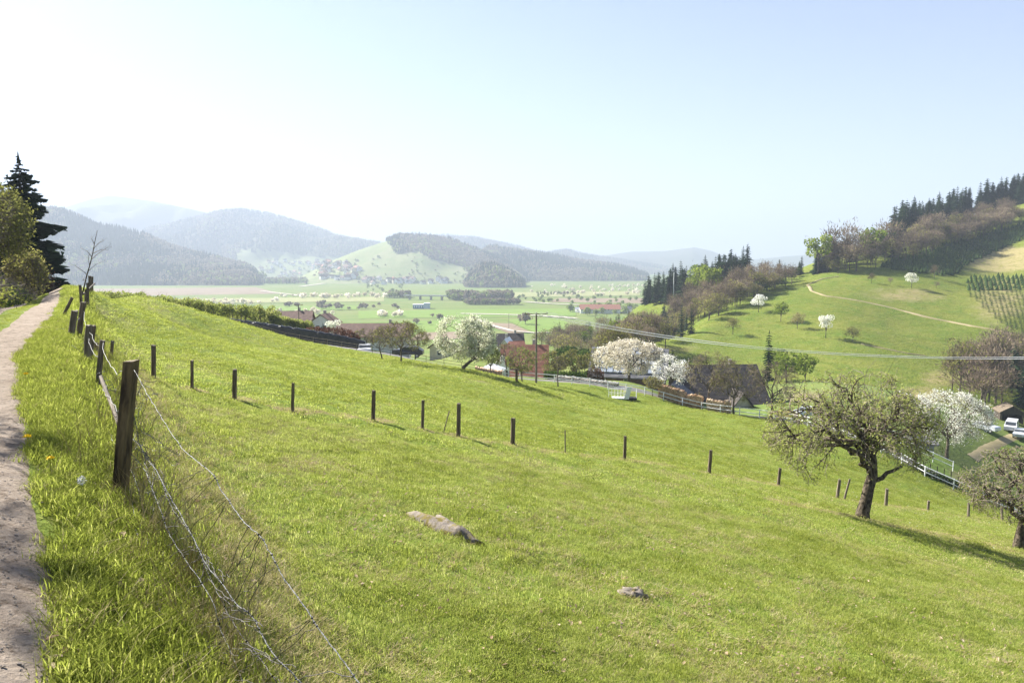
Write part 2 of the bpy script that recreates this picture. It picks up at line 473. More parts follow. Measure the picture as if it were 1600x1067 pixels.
def dry_mask(x, y):
    r = np.hypot(x, y); d = .85 * x + .53 * y
    m = 1.0 * np.exp(-(dist_line(x, y, fence_line) / .55) ** 2)
    m = np.maximum(m, 1.1 * np.exp(-(dist_line(x, y, _wear) / .75) ** 2))
    m = np.maximum(m, .3 * np.exp(-((d - .9) / 1.1) ** 2) * (r < 30))
    m = np.maximum(m, 1.5 * sstep(-3.0, -3.6, d) * (r < 90) * (y < 90))
    m = np.maximum(m, .5 * sstep(.15, .4, fbm(x * .13, y * .13, 40)) * (r < 110))
    return np.clip(m, 0, 1.5)

def build_terrain():
    th = np.radians(np.arange(-78, 78.01, .42)); rr = np.geomspace(.9, 900, 330)
    R_, T_ = np.meshgrid(rr, th, indexing='ij')
    X = R_ * np.sin(T_); Y = R_ * np.cos(T_)
    Z = H(X, Y)
    nr, ntn = X.shape
    xc = (X[1:, 1:] + X[:-1, :-1]) / 2; yc = (Y[1:, 1:] + Y[:-1, :-1]) / 2; rc = np.hypot(xc, yc)
    uc = 800 + F_PX * xc / np.maximum(yc, .1)
    meadow = (yc < road_y(xc) + 2) & (rc < 125) & (yc > -50)
    hillm = (~meadow) & (uc > 930) & (rc > 165)
    rest = ~(meadow | hillm)
    dry = dry_mask(X, Y)
    # dry slopes and trampled spots of the hill
    U_, V_ = project(X, Y, Z)
    dh = np.zeros_like(X)
    for (u0, v0, su, sv, a) in [(1560, 405, 70, 22, 1.4), (1440, 618, 45, 14, 1.0), (1420, 460, 90, 14, .75), (1470, 590, 40, 16, .9), (1260, 620, 40, 12, .9), (1560, 470, 60, 45, .8), (1050, 545, 60, 8, .7)]:
        dh = np.maximum(dh, a * np.exp(-((U_ - u0) / su) ** 2 - ((V_ - v0) / sv) ** 2))
    dry = np.where(np.hypot(X, Y) > 95, dh, dry)
    idx = np.arange(nr * ntn).reshape(nr, ntn)
    F4 = np.stack([idx[:-1, :-1], idx[:-1, 1:], idx[1:, 1:], idx[1:, :-1]], -1)
    V = np.stack([X, Y, Z], -1).reshape(-1, 3); dryf = dry.ravel()
    for name, mask, mat in (('meadow', meadow, M['meadow']), ('hill', hillm, M['hill']), ('valley_ground', rest, M['valley'])):
        f = F4[mask]; used, inv = np.unique(f, return_inverse=True)
        me = mesh_from(name, V[used], inv.reshape(-1, 4)[:, ::-1].tolist(), mat, True)
        a = me.attributes.new('dry', 'FLOAT', 'POINT'); a.data.foreach_set('value', dryf[used].astype(np.float32))
        tag(link(bpy.data.objects.new(name, me)), kind='structure')
build_terrain()

# flat valley floor out to the horizon
def sheet(name, pts, z, mat, dz=0):
    me = mesh_from(name, [(float(p[0]), float(p[1]), z) for p in pts], [tuple(range(len(pts)))], mat)
    return tag(link(bpy.data.objects.new(name, me)), kind='structure')
ZV = -55.0
sheet('valley_floor', [(-9500, 350), (9500, 350), (9500, 9500), (-9500, 9500)], ZV, M['valley'])

def vpt(u, v, z=ZV):
    rx, rz = ray(u, v); Y = z / float(rz); return (float(rx) * Y, Y)

def strip_mat(name, c1, c2, sc=.02):
    m, nt, out = new_mat(name)
    f = noise(nt, scaled(nt, world_pos(nt), (1, 2.5, 1)), sc, 4, .65)
    principled(nt, out, ramp(nt, f, [(.35, c1), (.65, c2)]), 1.0, spec=.05); return m
M['soil_field'] = strip_mat('ploughed_soil', (.17, .13, .09), (.24, .19, .14))
M['green_field'] = strip_mat('young_crop', (.12, .19, .035), (.15, .215, .05))
M['pale_field'] = strip_mat('pale_pasture', (.20, .22, .09), (.26, .26, .13))
M['lane'] = strip_mat('pale_lane', (.42, .38, .32), (.5, .46, .40), .1)
FIELDS = [('field', [(90, 451.5), (400, 449), (440, 459), (230, 462), (90, 461)], 'soil_field'),
          ('field', [(90, 441.5), (420, 441.5), (520, 444.5), (90, 446)], 'green_field'),
          ('field', [(870, 466), (1010, 466), (1010, 474), (860, 472)], 'soil_field'),
          ('field', [(420, 508), (720, 500), (720, 520), (560, 534), (420, 530)], 'green_field'),
          ('field', [(560, 486), (900, 482), (900, 494), (560, 498)], 'green_field'),
          ('field', [(655, 520), (745, 518), (760, 528), (640, 532)], 'soil_field'),
          ('field', [(750, 504), (800, 506), (830, 520), (795, 521)], 'soil_field'),
          ('field', [(790, 500), (880, 498), (900, 520), (835, 520)], 'green_field'),
          ('field', [(180, 468), (600, 464), (600, 471), (180, 476)], 'pale_field'),
          ('field', [(700, 458), (1000, 455), (1000, 462), (700, 466)], 'pale_field'),
          ('field', [(180, 480), (560, 478), (560, 484), (180, 492)], 'green_field')]
for k, (nm, pp, mt) in enumerate(FIELDS):
    sheet(nm, [vpt(*p) for p in pp], ZV + .12 + .04 * k, M[mt])
def lane(name, pts, wd, mat, dz=.7):
    P = np.array([vpt(*p) for p in pts]); T = np.gradient(P, axis=0); T /= np.linalg.norm(T, axis=1, keepdims=True) + 1e-9
    Nn = np.stack([-T[:, 1], T[:, 0]], 1) * wd / 2
    v = [(p[0] + n[0], p[1] + n[1], ZV + dz) for p, n in zip(P, Nn)] + [(p[0] - n[0], p[1] - n[1], ZV + dz) for p, n in zip(P, Nn)]
    k = len(P); tag(link(bpy.data.objects.new(name, mesh_from(name, v, [(i, i + 1, k + i + 1, k + i) for i in range(k - 1)], mat))), kind='structure')
lane('lane', [(720, 490.5), (790, 492), (850, 494), (900, 498)], 9, M['lane'], .75)
lane('lane', [(745, 500), (770, 510), (800, 518), (835, 521), (880, 520)], 5, M['lane'], .85)
lane('lane', [(820, 472), (860, 475), (905, 477)], 10, M['lane'], .95)
lane('lane', [(408, 455), (440, 459), (480, 463)], 9, M['lane'], 1.05)
lane('lane', [(470, 448), (520, 441.5), (600, 440)], 14, M['lane'], 1.15)

def drape(name, pts, wd, mat, lift=.03, n=60, kind='structure', sub=3):
    """a ribbon laid on the ground along points (x, y)"""
    P = np.array(pts, float); s = np.r_[0, np.cumsum(np.hypot(*np.diff(P, axis=0).T))]
    t = np.linspace(0, s[-1], n); Q = np.c_[np.interp(t, s, P[:, 0]), np.interp(t, s, P[:, 1])]
    for _ in range(3): Q[1:-1] = (Q[:-2] + 2 * Q[1:-1] + Q[2:]) / 4
    T = np.gradient(Q, axis=0); T /= np.linalg.norm(T, axis=1, keepdims=True) + 1e-9
    Nn = np.stack([-T[:, 1], T[:, 0]], 1)
    wd = np.interp(np.linspace(0, 1, n), np.linspace(0, 1, len(wd)), wd) if hasattr(wd, '__len__') else np.full(n, wd)
    off = np.linspace(-.5, .5, sub + 2)
    wd = wd * (1 + .16 * fbm(Q[:, 0] * 1.3, Q[:, 1] * 1.3, 12, 3))
    X = Q[:, 0, None] + Nn[:, 0, None] * off * wd[:, None]; Y = Q[:, 1, None] + Nn[:, 1, None] * off * wd[:, None]
    Z = H(X, Y) + lift - lift * 2.2 * (np.abs(off) > .49)
    k = len(off); V = np.stack([X, Y, Z], -1).reshape(-1, 3)
    f = [(i * k + j, i * k + j + 1, (i + 1) * k + j + 1, (i + 1) * k + j) for i in range(n - 1) for j in range(k - 1)]
    return tag(link(bpy.data.objects.new(name, mesh_from(name, V, f, mat, True))), kind=kind)

# gravel wheel tracks of the path
def path_mat():
    m, nt, out = new_mat('gravel_path')
    pos = world_pos(nt)
    f = noise(nt, pos, 1.6, 5, .65); g = noise(nt, pos, 28, 5, .75); st = noise(nt, pos, 9, 4, .7)
    c = ramp(nt, f, [(.3, (.235, .185, .14)), (.7, (.375, .31, .25))])
    c = mixc(nt, ramp(nt, g, [(.45, (0, 0, 0)), (.7, (.6, .6, .6))]), c, (.46, .39, .33))
    c = mixc(nt, ramp(nt, st, [(.52, (0, 0, 0)), (.66, (.85, .85, .85))]), c, (.11, .08, .055))
    principled(nt, out, c, 1.0, g, .06, .1); return m
M['gravel'] = path_mat()
def dline(dl, y0, y1, n=14):
    ys = np.linspace(y0, y1, n); return [((dl(yy) - .53 * yy) / .85, yy) for yy in ys]
# right-hand edge follows the photographed curve
d_right = lambda y: float(np.interp(y, [0, 2.8, 6.4, 12.5, 21, 45, 60], [.02, -.06, -.36, -.84, -.55, -.55, -.6]))
wid = lambda y: float(np.interp(y, [0, 5, 12, 20, 45, 60], [1.25, 1.2, 1.0, 1.0, .9, .9]))
drape('footpath', dline(lambda y: d_right(y) - wid(y) / 2, .5, 56, 30), [wid(y) for y in np.linspace(.5, 56, 30)], M['gravel'], .022, 420, sub=7)
drape('wheel_track', dline(lambda y: -2.4, 4, 56, 16), .75, M['gravel'], .02, 200, sub=4)
# tracks on the hill
M['dirt_track'] = strip_mat('dirt_track', (.22, .19, .10), (.34, .28, .17), .1)
def hill_track(px, wd, lift=.25, n=120):
    drape('dirt_track', [hit(u, v, 120)[:2] for u, v in px], wd, M['dirt_track'], lift, n)
hill_track([(1262, 445), (1268, 455), (1290, 463), (1340, 470), (1400, 483), (1440, 494), (1480, 502), (1520, 510), (1580, 522)], [1.9, 1.9, 1.8, 1.3, 1.5, 2.2, 1.9, 1.3])
hill_track([(1262, 445), (1285, 436), (1310, 432)], 1.2)
hill_track([(1345, 538), (1380, 545), (1420, 553), (1445, 556)], .6)
drape('road', ROAD + [0, .6], 3.4, M['asphalt'], .06, 160, sub=5)
drape('farm_lane', [hit(u, v, 90)[:2] for u, v in [(1600, 676), (1570, 688), (1540, 702), (1520, 716)]], 2.2, M['dirt_track'], .06, 40)
# ------------------------------------------------------------------ haze
def build_haze():
    v0 = (-11500, -700, ZV - 3.5); v1 = (11500, 10500, 860)
    g = G(); g.box(((v0[0] + v1[0]) / 2, (v0[1] + v1[1]) / 2, (v0[2] + v1[2]) / 2), (v1[0] - v0[0], v1[1] - v0[1], v1[2] - v0[2]))
    m, nt, out = new_mat('haze')
    pv = nt.nodes.new("ShaderNodeVolumePrincipled")
    pv.inputs['Color'].default_value = (.42, .48, .60, 1); pv.inputs['Density'].default_value = HAZE_DENSITY
    pv.inputs['Anisotropy'].default_value = .15
    nt.links.new(pv.outputs[0], out.inputs['Volume'])
    tag(g.build('haze', m), kind='stuff')
build_haze()

# ------------------------------------------------------------------ tree builders
def rv(n): 
    a = RNG.normal(size=(n, 3)); return a / np.linalg.norm(a, axis=1, keepdims=True)

def leaf_quads(C, size, flat=0.0, aspect=.6):
    """diamond leaves / clumps of random facing at centres C"""
    n = len(C); a = rv(n); a[:, 2] *= (1 - flat); a /= np.linalg.norm(a, axis=1, keepdims=True)
    b = np.cross(a, rv(n)); b /= np.linalg.norm(b, axis=1, keepdims=True) + 1e-9
    s = size * RNG.uniform(.6, 1.3, (n, 1))
    return np.stack([C - a * s, C - b * s * aspect, C + a * s, C + b * s * aspect], 1)

def bend(p0, p1, k, wob, sag=0.0, up=0.0):
    t = np.linspace(0, 1, k)[:, None]; L = np.linalg.norm(p1 - p0)
    P = p0 + (p1 - p0) * t
    w = np.cumsum(RNG.normal(size=(k, 3)), 0); w -= w[0] + (w[-1] - w[0]) * t
    P = P + w * wob * L / k
    P[:, 2] += (np.sin(t[:, 0] * math.pi)) * up * L - t[:, 0] ** 2 * sag * L
    return P

def branch_tree(trunk_pts, r0, center, radii, limbs=7, kids=(8, 6, 3), wob=.5, droop=.1, up=.12, seed=1, lens=(.5, .28, .15), tsides=8, start=.75, twig_r=.006, twig_sides=3, open_=.25):
    """returns trunk+limb geometry, twig geometry and the twig polylines"""
    global RNG
    keep = RNG; RNG = np.random.default_rng(seed)
    gt, gw = G(), G(); twigs = []
    center = np.array(center, float); radii = np.array(radii, float); tp = np.array(trunk_pts, float)
    rad = r0 * np.linspace(1, .62, len(tp)); rad[0] *= 1.35
    if len(tp) > 3: rad[1] *= 1.08
    gt.tube(tp, rad, tsides)
    L0 = float(radii.mean())
    def inside(p): return float((((p - center) / radii) ** 2).sum())
    def clip(p):
        q = inside(p)
        if q > 1: p = center + (p - center) / math.sqrt(q) * RNG.uniform(.9, 1.02)
        return p
    s_ = np.linspace(0, 1, len(tp))
    def on_trunk(t): return np.array([np.interp(t, s_, tp[:, i]) for i in range(3)])
    lev1 = []
    for i in range(limbs):
        az = i * 2.4 + RNG.uniform(-.4, .4); el = math.asin(min(.97, (i + .5) / limbs * 1.25 - open_))
        dr = np.array([math.cos(az) * math.cos(el), math.sin(az) * math.cos(el), math.sin(el)])
        tgt = center + dr * radii * RNG.uniform(.72, .92)
        st = on_trunk(RNG.uniform(start, 1.0) if i < limbs - 1 else 1.0)
        P = bend(st, tgt, 8, wob, droop * .3, up); r = r0 * .45 * RNG.uniform(.75, 1.15)
        gt.tube(P, np.linspace(r, r * .22, 8), 6, False); lev1.append((P, r))
    lev = lev1
    for li, (n, ll) in enumerate(zip(kids, lens)):
        nxt = []
        last = li == len(kids) - 1
        for P, r in lev:
            m = len(P)
            for j in range(n):
                t = RNG.uniform(.22, 1.0) if li else RNG.uniform(.3, 1.0)
                fi = t * (m - 1); i0 = min(int(fi), m - 2); p = P[i0] + (P[i0 + 1] - P[i0]) * (fi - i0)
                ax = P[i0 + 1] - P[i0]; ax /= np.linalg.norm(ax) + 1e-9
                out = (p - center) / radii; out /= np.linalg.norm(out) + 1e-9
                d = ax * .5 + rv(1)[0] * .95 + out * .45; d[2] -= droop * (1 + li) * .6; d /= np.linalg.norm(d)
                q = clip(p + d * ll * L0 * RNG.uniform(.6, 1.3))
                if np.linalg.norm(q - p) < .03: continue
                k = 5 if li == 0 else (4 if not last else 3)
                B = bend(p, q, k, wob, droop * (1.5 if last else .8), up * .6)
                rr = max(twig_r, r * (.5 - .28 * t) if li == 0 else r * .42)
                (gt if li == 0 else gw).tube(B, np.linspace(rr, max(twig_r * .6, rr * .3), k), 4 if li == 0 else twig_sides, False)
                nxt.append((B, rr))
                if li >= 1: twigs.append(B)
        lev = nxt
    RNG = keep
    return gt, gw, twigs

def twig_points(twigs, n, jit, lo=.2):
    idx = RNG.integers(0, len(twigs), n); t = RNG.uniform(lo, 1, n)
    out = np.empty((n, 3))
    for k in range(n):
        P = twigs[idx[k]]; f = t[k] * (len(P) - 1); i = min(int(f), len(P) - 2)
        out[k] = P[i] + (P[i + 1] - P[i]) * (f - i)
    return out + RNG.normal(size=(n, 3)) * jit

PARK = (0, 0, 0)
def make_tree(kind, gt, gw, leaves, leaf_size, leaf_mat, twig_mat, trunk_mat, jit=.05, twigs=(), aspect=.6, leaf_name=None, lo=.2):
    """thing > trunk, crown"""
    root = empty(kind, PARK)
    gt.build('trunk', trunk_mat, root, True)
    if leaves and len(twigs):
        gw.cur = 1
        gw.quads(leaf_quads(twig_points(twigs, leaves, jit, lo), leaf_size, 0, aspect))
    gw.build('crown', [twig_mat, leaf_mat] if leaves else twig_mat, root)
    return root

def conifer(kind, h, rb, levels, per, mat, seed, base=.08, sprays=4, droop=.25, trunk_r=None, power=.85, upsweep=0.0, jag=.25):
    """spruce of height h: trunk, and a crown of whorled branches with hanging sprays"""
    global RNG
    keep = RNG; RNG = np.random.default_rng(seed)
    root = empty(kind, PARK)
    tr = trunk_r or h * .014
    g = G(); g.tube([(0, 0, -.3), (0, 0, h * .5), (0, 0, h * .97)], [tr, tr * .6, tr * .1], 6); g.build('trunk', M['bark'], root)
    T = []
    for L in range(levels):
        f = L / (levels - 1); z = h * (base + (1 - base) * f * .985)
        R = rb * ((1 - f) ** power + .03) * RNG.uniform(1 - jag, 1 + jag * .5)
        n = max(4, int(per * (1 - .45 * f)))
        for k in range(n):
            a = 2 * math.pi * (k + RNG.uniform(-.35, .35)) / n + L * 1.1
            z = h * (base + (1 - base) * f * .985) + (RNG.uniform(-.7, .7) * h / levels if jag > .4 else 0)
            r = R * RNG.uniform(.65, 1.12); dz = r * (droop * RNG.uniform(.5, 1.3) - upsweep)
            c, s = math.cos(a), math.sin(a)
            tip = np.array([c * r, s * r, z - dz]); st = np.array([0, 0, z + r * .12])
            for q in range(sprays):
                t0 = (q + .2) / sprays; t1 = min(1.0, t0 + .55)
                p = st + (tip - st) * t0; e = st + (tip - st) * t1
                w = (r * .22 * (1.15 - t0) + h * .006) * (1.0 if sprays < 7 else .62); zj = 0 if sprays < 7 else r * .06 * RNG.normal()
                side = np.array([-s, c, 0]) * w * RNG.choice([-1, 1]) * RNG.uniform(.7, 1.2)
                T.append([p + [0, 0, zj], e + side * .35 + [0, 0, -w * .35 + zj], p + side + [0, 0, -w * RNG.uniform(.3, 1.3 if sprays > 6 else .9)]])
                if sprays > 6: T.append([p, e + [0, 0, -w * .2], p + (e - p) * .6 - side * .3 + [0, 0, -w * RNG.uniform(.8, 1.7)]])
                T.append([p, e - side * .2 + [0, 0, w * .1], p - side * .9 + [0, 0, -w * RNG.uniform(.1, .5)]])
    T.append([(tr, 0, h * .93), (-tr, 0, h * .93), (0, 0, h * 1.01)])
    g = G(); g.tris(np.array([[tuple(q) for q in t] for t in T], float)); g.build('crown', mat, root)
    RNG = keep
    return root

def wisp_tree(kind, h, w, n_tw, n_leaf, twig_mat, leaf_mat, seed, twig_w=.10, leaf_s=.35, trunk_h=.3, leaf_bias=0.0, forks=6):
    """mid-distance broadleaf tree: forked trunk, crown of thin upswept twig slivers and leaf clumps in lumps"""
    global RNG
    keep = RNG; RNG = np.random.default_rng(seed)
    root = empty(kind, PARK); g = G()
    top = np.array([0, 0, h * .62])
    g.tube(bend(np.array([0, 0, -.3]), top, 5, .06), np.linspace(h * .02, h * .009, 5), 5, False)
    lumps = []
    for i in range(forks):
        az = i * 2.4 + RNG.uniform(-.5, .5); zz = RNG.uniform(.45, .95)
        rr = w * math.sqrt(max(0.05, 1 - ((zz - .58) / .45) ** 2)) * RNG.uniform(.45, .8)
        e = np.array([math.cos(az) * rr, math.sin(az) * rr, zz * h])
        g.tube(bend(np.array([0, 0, h * RNG.uniform(trunk_h, .55)]), e, 4, .15, 0, .1), np.linspace(h * .009, h * .003, 4), 4, False)
        lumps.append(e)
    lumps += [np.array([RNG.uniform(-.35, .35) * w, RNG.uniform(-.35, .35) * w, h * RNG.uniform(.5, .85)]) for _ in range(4)]
    g.build('trunk', M['bark'], root)
    lumps = np.array(lumps)
    g = G()
    if n_tw:
        c = lumps[RNG.integers(0, len(lumps), n_tw)]
        p = c + RNG.normal(size=(n_tw, 3)) * [w * .24, w * .24, h * .085]
        out = p - np.array([0, 0, h * .35]); out /= np.linalg.norm(out, axis=1, keepdims=True)
        d = out + rv(n_tw) * .55; d /= np.linalg.norm(d, axis=1, keepdims=True)
        L = h * RNG.uniform(.05, .12, (n_tw, 1)); sd = np.cross(d, rv(n_tw)); sd /= np.linalg.norm(sd, axis=1, keepdims=True)
        g.tris(np.stack([p - sd * twig_w, p + sd * twig_w, p + d * L], 1))
    if n_leaf:
        g.cur = 1
        c = lumps[RNG.integers(0, len(lumps), n_leaf)]
        p = c + rv(n_leaf) * RNG.uniform(.5, 1.0, (n_leaf, 1)) ** .5 * [w * .38, w * .38, h * .13]
        g.quads(leaf_quads(p, leaf_s, 0, .75))
    g.build('crown', [twig_mat, leaf_mat], root)
    RNG = keep
    return root

def blob_tree(kind, h, w, n, mat, seed, trunk=True, low=.15):
    """small far tree: a ragged crown of leaf clumps on a stem"""
    global RNG
    keep = RNG; RNG = np.random.default_rng(seed)
    root = empty(kind, PARK)
    p = rv(n) * RNG.uniform(.35, 1.0, (n, 1)) * [w / 2, w / 2, h * (1 - low) / 2] + [0, 0, h * (1 + low) / 2]
    g = G(); g.quads(leaf_quads(p, w * .16, 0, .8)); g.build('crown', mat, root)
    if trunk: g = G(); g.tube([(0, 0, -.2), (0, 0, h * .6)], [h * .03, h * .015], 4); g.build('trunk', M['bark'], root)
    RNG = keep
    return root

PROTO_USED = set()
def put(protos, loc, s, label, cat, group=None, rz=None, name=None, nonuni=None):
    """place the prototype itself the first time it is used, then copies of it"""
    pr = protos[int(RNG.integers(0, len(protos)))] if isinstance(protos, (list, tuple)) else protos
    rz = float(RNG.uniform(0, 6.28)) if rz is None else rz
    sc = (s, s, s * nonuni) if nonuni else (s, s, s)
    if pr.name not in PROTO_USED:
        PROTO_USED.add(pr.name); o = pr
        o.location = tuple(float(c) for c in loc); o.rotation_euler = (0, 0, rz); o.scale = sc
    else:
        o = copy_tree(pr, loc, rz, sc)
    for k in ('label', 'category', 'group'):
        if k in o: del o[k]
    return tag(o, label, cat, group)

# ------------------------------------------------------------------ scattering of uncountable things
def hidden_collection(name, objs):
    c = bpy.data.collections.new(name)
    for o in objs: c.objects.link(o)
    return c

def loose(name, g, mat):
    return bpy.data.objects.new(name, g.mesh(name, mat))

def scatter(name, pts, rz, scale, idx, protos, label=None, cat=None, tilt=None, kind='stuff'):
    n = len(pts)
    me = bpy.data.meshes.new(name); me.vertices.add(n)
    me.vertices.foreach_set('co', np.asarray(pts, np.float32).ravel())
    rot = np.zeros((n, 3), np.float32); rot[:, 2] = rz
    if tilt is not None: rot[:, :2] = tilt
    a = me.attributes.new('rot', 'FLOAT_VECTOR', 'POINT'); a.data.foreach_set('vector', rot.ravel())
    a = me.attributes.new('size', 'FLOAT', 'POINT'); a.data.foreach_set('value', np.asarray(scale, np.float32))
    a = me.attributes.new('pick', 'INT', 'POINT'); a.data.foreach_set('value', np.asarray(idx, np.int32))
    o = link(bpy.data.objects.new(name, me))
    ng = bpy.data.node_groups.new(name, 'GeometryNodeTree')
    ng.interface.new_socket('Geometry', in_out='INPUT', socket_type='NodeSocketGeometry')
    ng.interface.new_socket('Geometry', in_out='OUTPUT', socket_type='NodeSocketGeometry')
    gi = ng.nodes.new('NodeGroupInput'); go = ng.nodes.new('NodeGroupOutput')
    ci = ng.nodes.new('GeometryNodeCollectionInfo'); ci.inputs['Collection'].default_value = hidden_collection(name + '_kinds', protos)
    ci.inputs['Separate Children'].default_value = True; ci.inputs['Reset Children'].default_value = True
    ip = ng.nodes.new('GeometryNodeInstanceOnPoints'); ip.inputs['Pick Instance'].default_value = True
    def attr(nm, t):
        q = ng.nodes.new('GeometryNodeInputNamedAttribute'); q.data_type = t; q.inputs['Name'].default_value = nm
        return next(s for s in q.outputs if s.enabled and s.name == 'Attribute')
    L = ng.links.new
    L(gi.outputs[0], ip.inputs['Points']); L(ci.outputs[0], ip.inputs['Instance'])
    L(attr('pick', 'INT'), ip.inputs['Instance Index']); L(attr('size', 'FLOAT'), ip.inputs['Scale'])
    L(attr('rot', 'FLOAT_VECTOR'), ip.inputs['Rotation']); L(ip.outputs[0], go.inputs[0])
    md = o.modifiers.new('spread', 'NODES'); md.node_group = ng
    return tag(o, label, cat, kind=kind)

# far forest trees (low, ragged)
def far_conifer(seed):
    r = np.random.default_rng(seed); T = []
    h = 1.0
    for L in range(5):
        z = .12 + .17 * L; R = .19 * (1.08 - L / 5.0); n = 6; a0 = r.uniform(0, 6)
        for k in range(n):
            a = a0 + k * 2 * math.pi / n; b = a + 2 * math.pi / n * .9; q = r.uniform(.75, 1.2)
            T.append([(0, 0, z + .26), (math.cos(a) * R * q, math.sin(a) * R * q, z - .02), (math.cos(b) * R * q, math.sin(b) * R * q, z + .02)])
    g = G(); g.tris(np.array(T)); return loose('a_conifer_%d' % seed, g, M['needle'])
def far_broad(seed, mat, nm):
    global RNG
    keep = RNG; RNG = np.random.default_rng(seed)
    n = 46; p = rv(n) * RNG.uniform(.55, 1, (n, 1)) * [.27, .27, .34] + [0, 0, .56]
    g = G(); g.quads(leaf_quads(p, .12, 0, .85)); RNG = keep
    return loose(nm, g, mat)
M['far_brown'] = leafmat('bare_wood_crowns', (.12, .10, .08), (.24, .20, .15), (.34, .29, .20), .3, .01)
M['far_green'] = leafmat('greening_wood_crowns', (.14, .19, .05), (.28, .33, .11), None, .3, .01)
FAR = [far_conifer(1), far_conifer(2), far_broad(3, M['far_brown'], 'b_brown'), far_broad(4, M['far_brown'], 'c_brown'), far_broad(5, M['far_green'], 'd_green')]

def ridge(name, sil, Yf, Yc, th, forest=None, clear=None, mat=None, spacing=10, conif=.6, seed=0, rows=34, cols=150, bulge=.85, foot=ZV - 1, rough=1.0, shape=1.0, green=.12, clearmat=None, Yf2=None):
    """a range of hills: sil = crest line in the photograph (tree tops), th = height of its trees"""
    U = np.linspace(sil[0][0], sil[-1][0], cols)
    vc = np.interp(U, [p[0] for p in sil], [p[1] for p in sil])
    Yc = np.interp(U, [sil[0][0], sil[-1][0]], Yc) if hasattr(Yc, '__len__') else np.full(cols, float(Yc))
    Yf = np.interp(U, [sil[0][0], sil[-1][0]], Yf) if hasattr(Yf, '__len__') else np.full(cols, float(Yf))
    rx, rz = ray(U, vc); Zc = rz * Yc - th
    Zc = np.maximum(Zc, foot)
    t = np.linspace(0, 1, rows)[:, None]
    Yg = Yf + (Yc - Yf) * t
    Ug = np.broadcast_to(U, Yg.shape)
    rxx = (Ug - 800) / F_PX / CP
    # x per depth depends slightly on pitch; use crest value for all rows
    Xg = rx[None, :] * Yg
    amp = np.maximum(Zc - foot, 0)
    nz = fbm(Xg / 420 + seed * 3.1, Yg / 620, seed, 4)
    sp = fbm(Xg / 190 + seed, Yg / 900, seed + 50, 3)
    prof_ = (1 - (1 - t) ** (1.0 / bulge)) if bulge < 1 else t ** (1 / bulge)
    prof_ = prof_ ** shape
    Zg = foot + amp * prof_ + (nz * .34 + sp * .2) * amp * rough * np.sin(np.clip(t, 0, 1) * math.pi) ** .8
    # keep the flank below the line of sight to the crest
    lim = Zc / Yc * Yg - 2
    Zg = np.where(t < .97, np.minimum(Zg, lim + (1 - t) * 0), Zg)
    # back slope
    tb = np.linspace(.12, 1, 8)[:, None]
    Yb = Yc + (Yc - Yf) * tb * 1.1; Xb = rx[None, :] * Yb; Zb = Zc + (foot - 6 - Zc) * tb ** 1.2
    X = np.vstack([Xg, Xb]); Y = np.vstack([Yg, Yb]); Z = np.vstack([Zg, Zb])
    nr, ncl = X.shape; idx = np.arange(nr * ncl).reshape(nr, ncl)
    Fq = np.stack([idx[:-1, :-1], idx[:-1, 1:], idx[1:, 1:], idx[1:, :-1]], -1)
    uu, vv = project(X, Y, Z)
    uc = (uu[:-1, :-1] + uu[1:, 1:]) / 2; vcn = (vv[:-1, :-1] + vv[1:, 1:]) / 2
    def in_poly(px, py, poly):
        c = np.zeros(px.shape, bool); n = len(poly); j = n - 1
        for i in range(n):
            xi, yi = poly[i]; xj, yj = poly[j]
            c ^= ((yi > py) != (yj > py)) & (px < (xj - xi) * (py - yi) / (yj - yi + 1e-12) + xi); j = i
        return c
    clr = np.zeros(uc.shape, bool)
    for pl in (clear or []): clr |= in_poly(uc, vcn, pl)
    me = mesh_from(name, np.stack([X, Y, Z], -1).reshape(-1, 3), Fq.reshape(-1, 4).tolist(), [M['forest_floor'], clearmat or M['clearing']], True)
    me.polygons.foreach_set('material_index', clr.ravel().astype(np.int32))
    tag(link(bpy.data.objects.new(name, me)), kind='structure')
    if forest:
        area = np.linalg.norm(np.cross(np.stack([np.diff(X[:, :-1], axis=0), np.diff(Y[:, :-1], axis=0), np.diff(Z[:, :-1], axis=0)], -1),
                                       np.stack([np.diff(X[:-1], axis=1), np.diff(Y[:-1], axis=1), np.diff(Z[:-1], axis=1)], -1)), axis=-1)
        ok = ~clr & (np.arange(nr - 1)[:, None] < rows + 1) & ((Z[1:, 1:] + Z[:-1, :-1]) / 2 > foot + 1)
        w = (area * ok).ravel(); n = int(w.sum() / spacing ** 2)
        n = min(n, 14000)
        k = RNG.choice(len(w), n, p=w / w.sum()); i, j = k // (ncl - 1), k % (ncl - 1)
        a, b = RNG.random(n), RNG.random(n)
        def lerp(A): return (A[i, j] * (1 - a) + A[i + 1, j] * a) * (1 - b) + (A[i, j + 1] * (1 - a) + A[i + 1, j + 1] * a) * b
        P = np.c_[lerp(X), lerp(Y), lerp(Z) - .5]
        cf = fbm(P[:, 0] / 160, P[:, 1] / 260, seed + 5, 3) * 1.1 + conif - .5 + RNG.normal(size=n) * .16
        pick = np.where(cf > 0, RNG.integers(0, 2, n), RNG.integers(2, 4, n))
        pick = np.where((cf < 0) & (RNG.random(n) < green * 3 * (fbm(P[:, 0] / 100, P[:, 1] / 100, 77) > 0)), 4, pick)
        sz = th * RNG.uniform(.7, 1.15, n) * np.where(pick < 2, 1.12, .95)
        scatter('forest', P, RNG.uniform(0, 6.28, n), sz, pick, FAR, forest, 'forest')
M['clearing'] = ground_mat('far_pasture', (.17, .20, .08), (.21, .22, .11), (.15, .19, .07), (.26, .24, .14), (.2, .2, .1), .004, .02, .08, .3, False)
M['clear2'] = M['clearing']
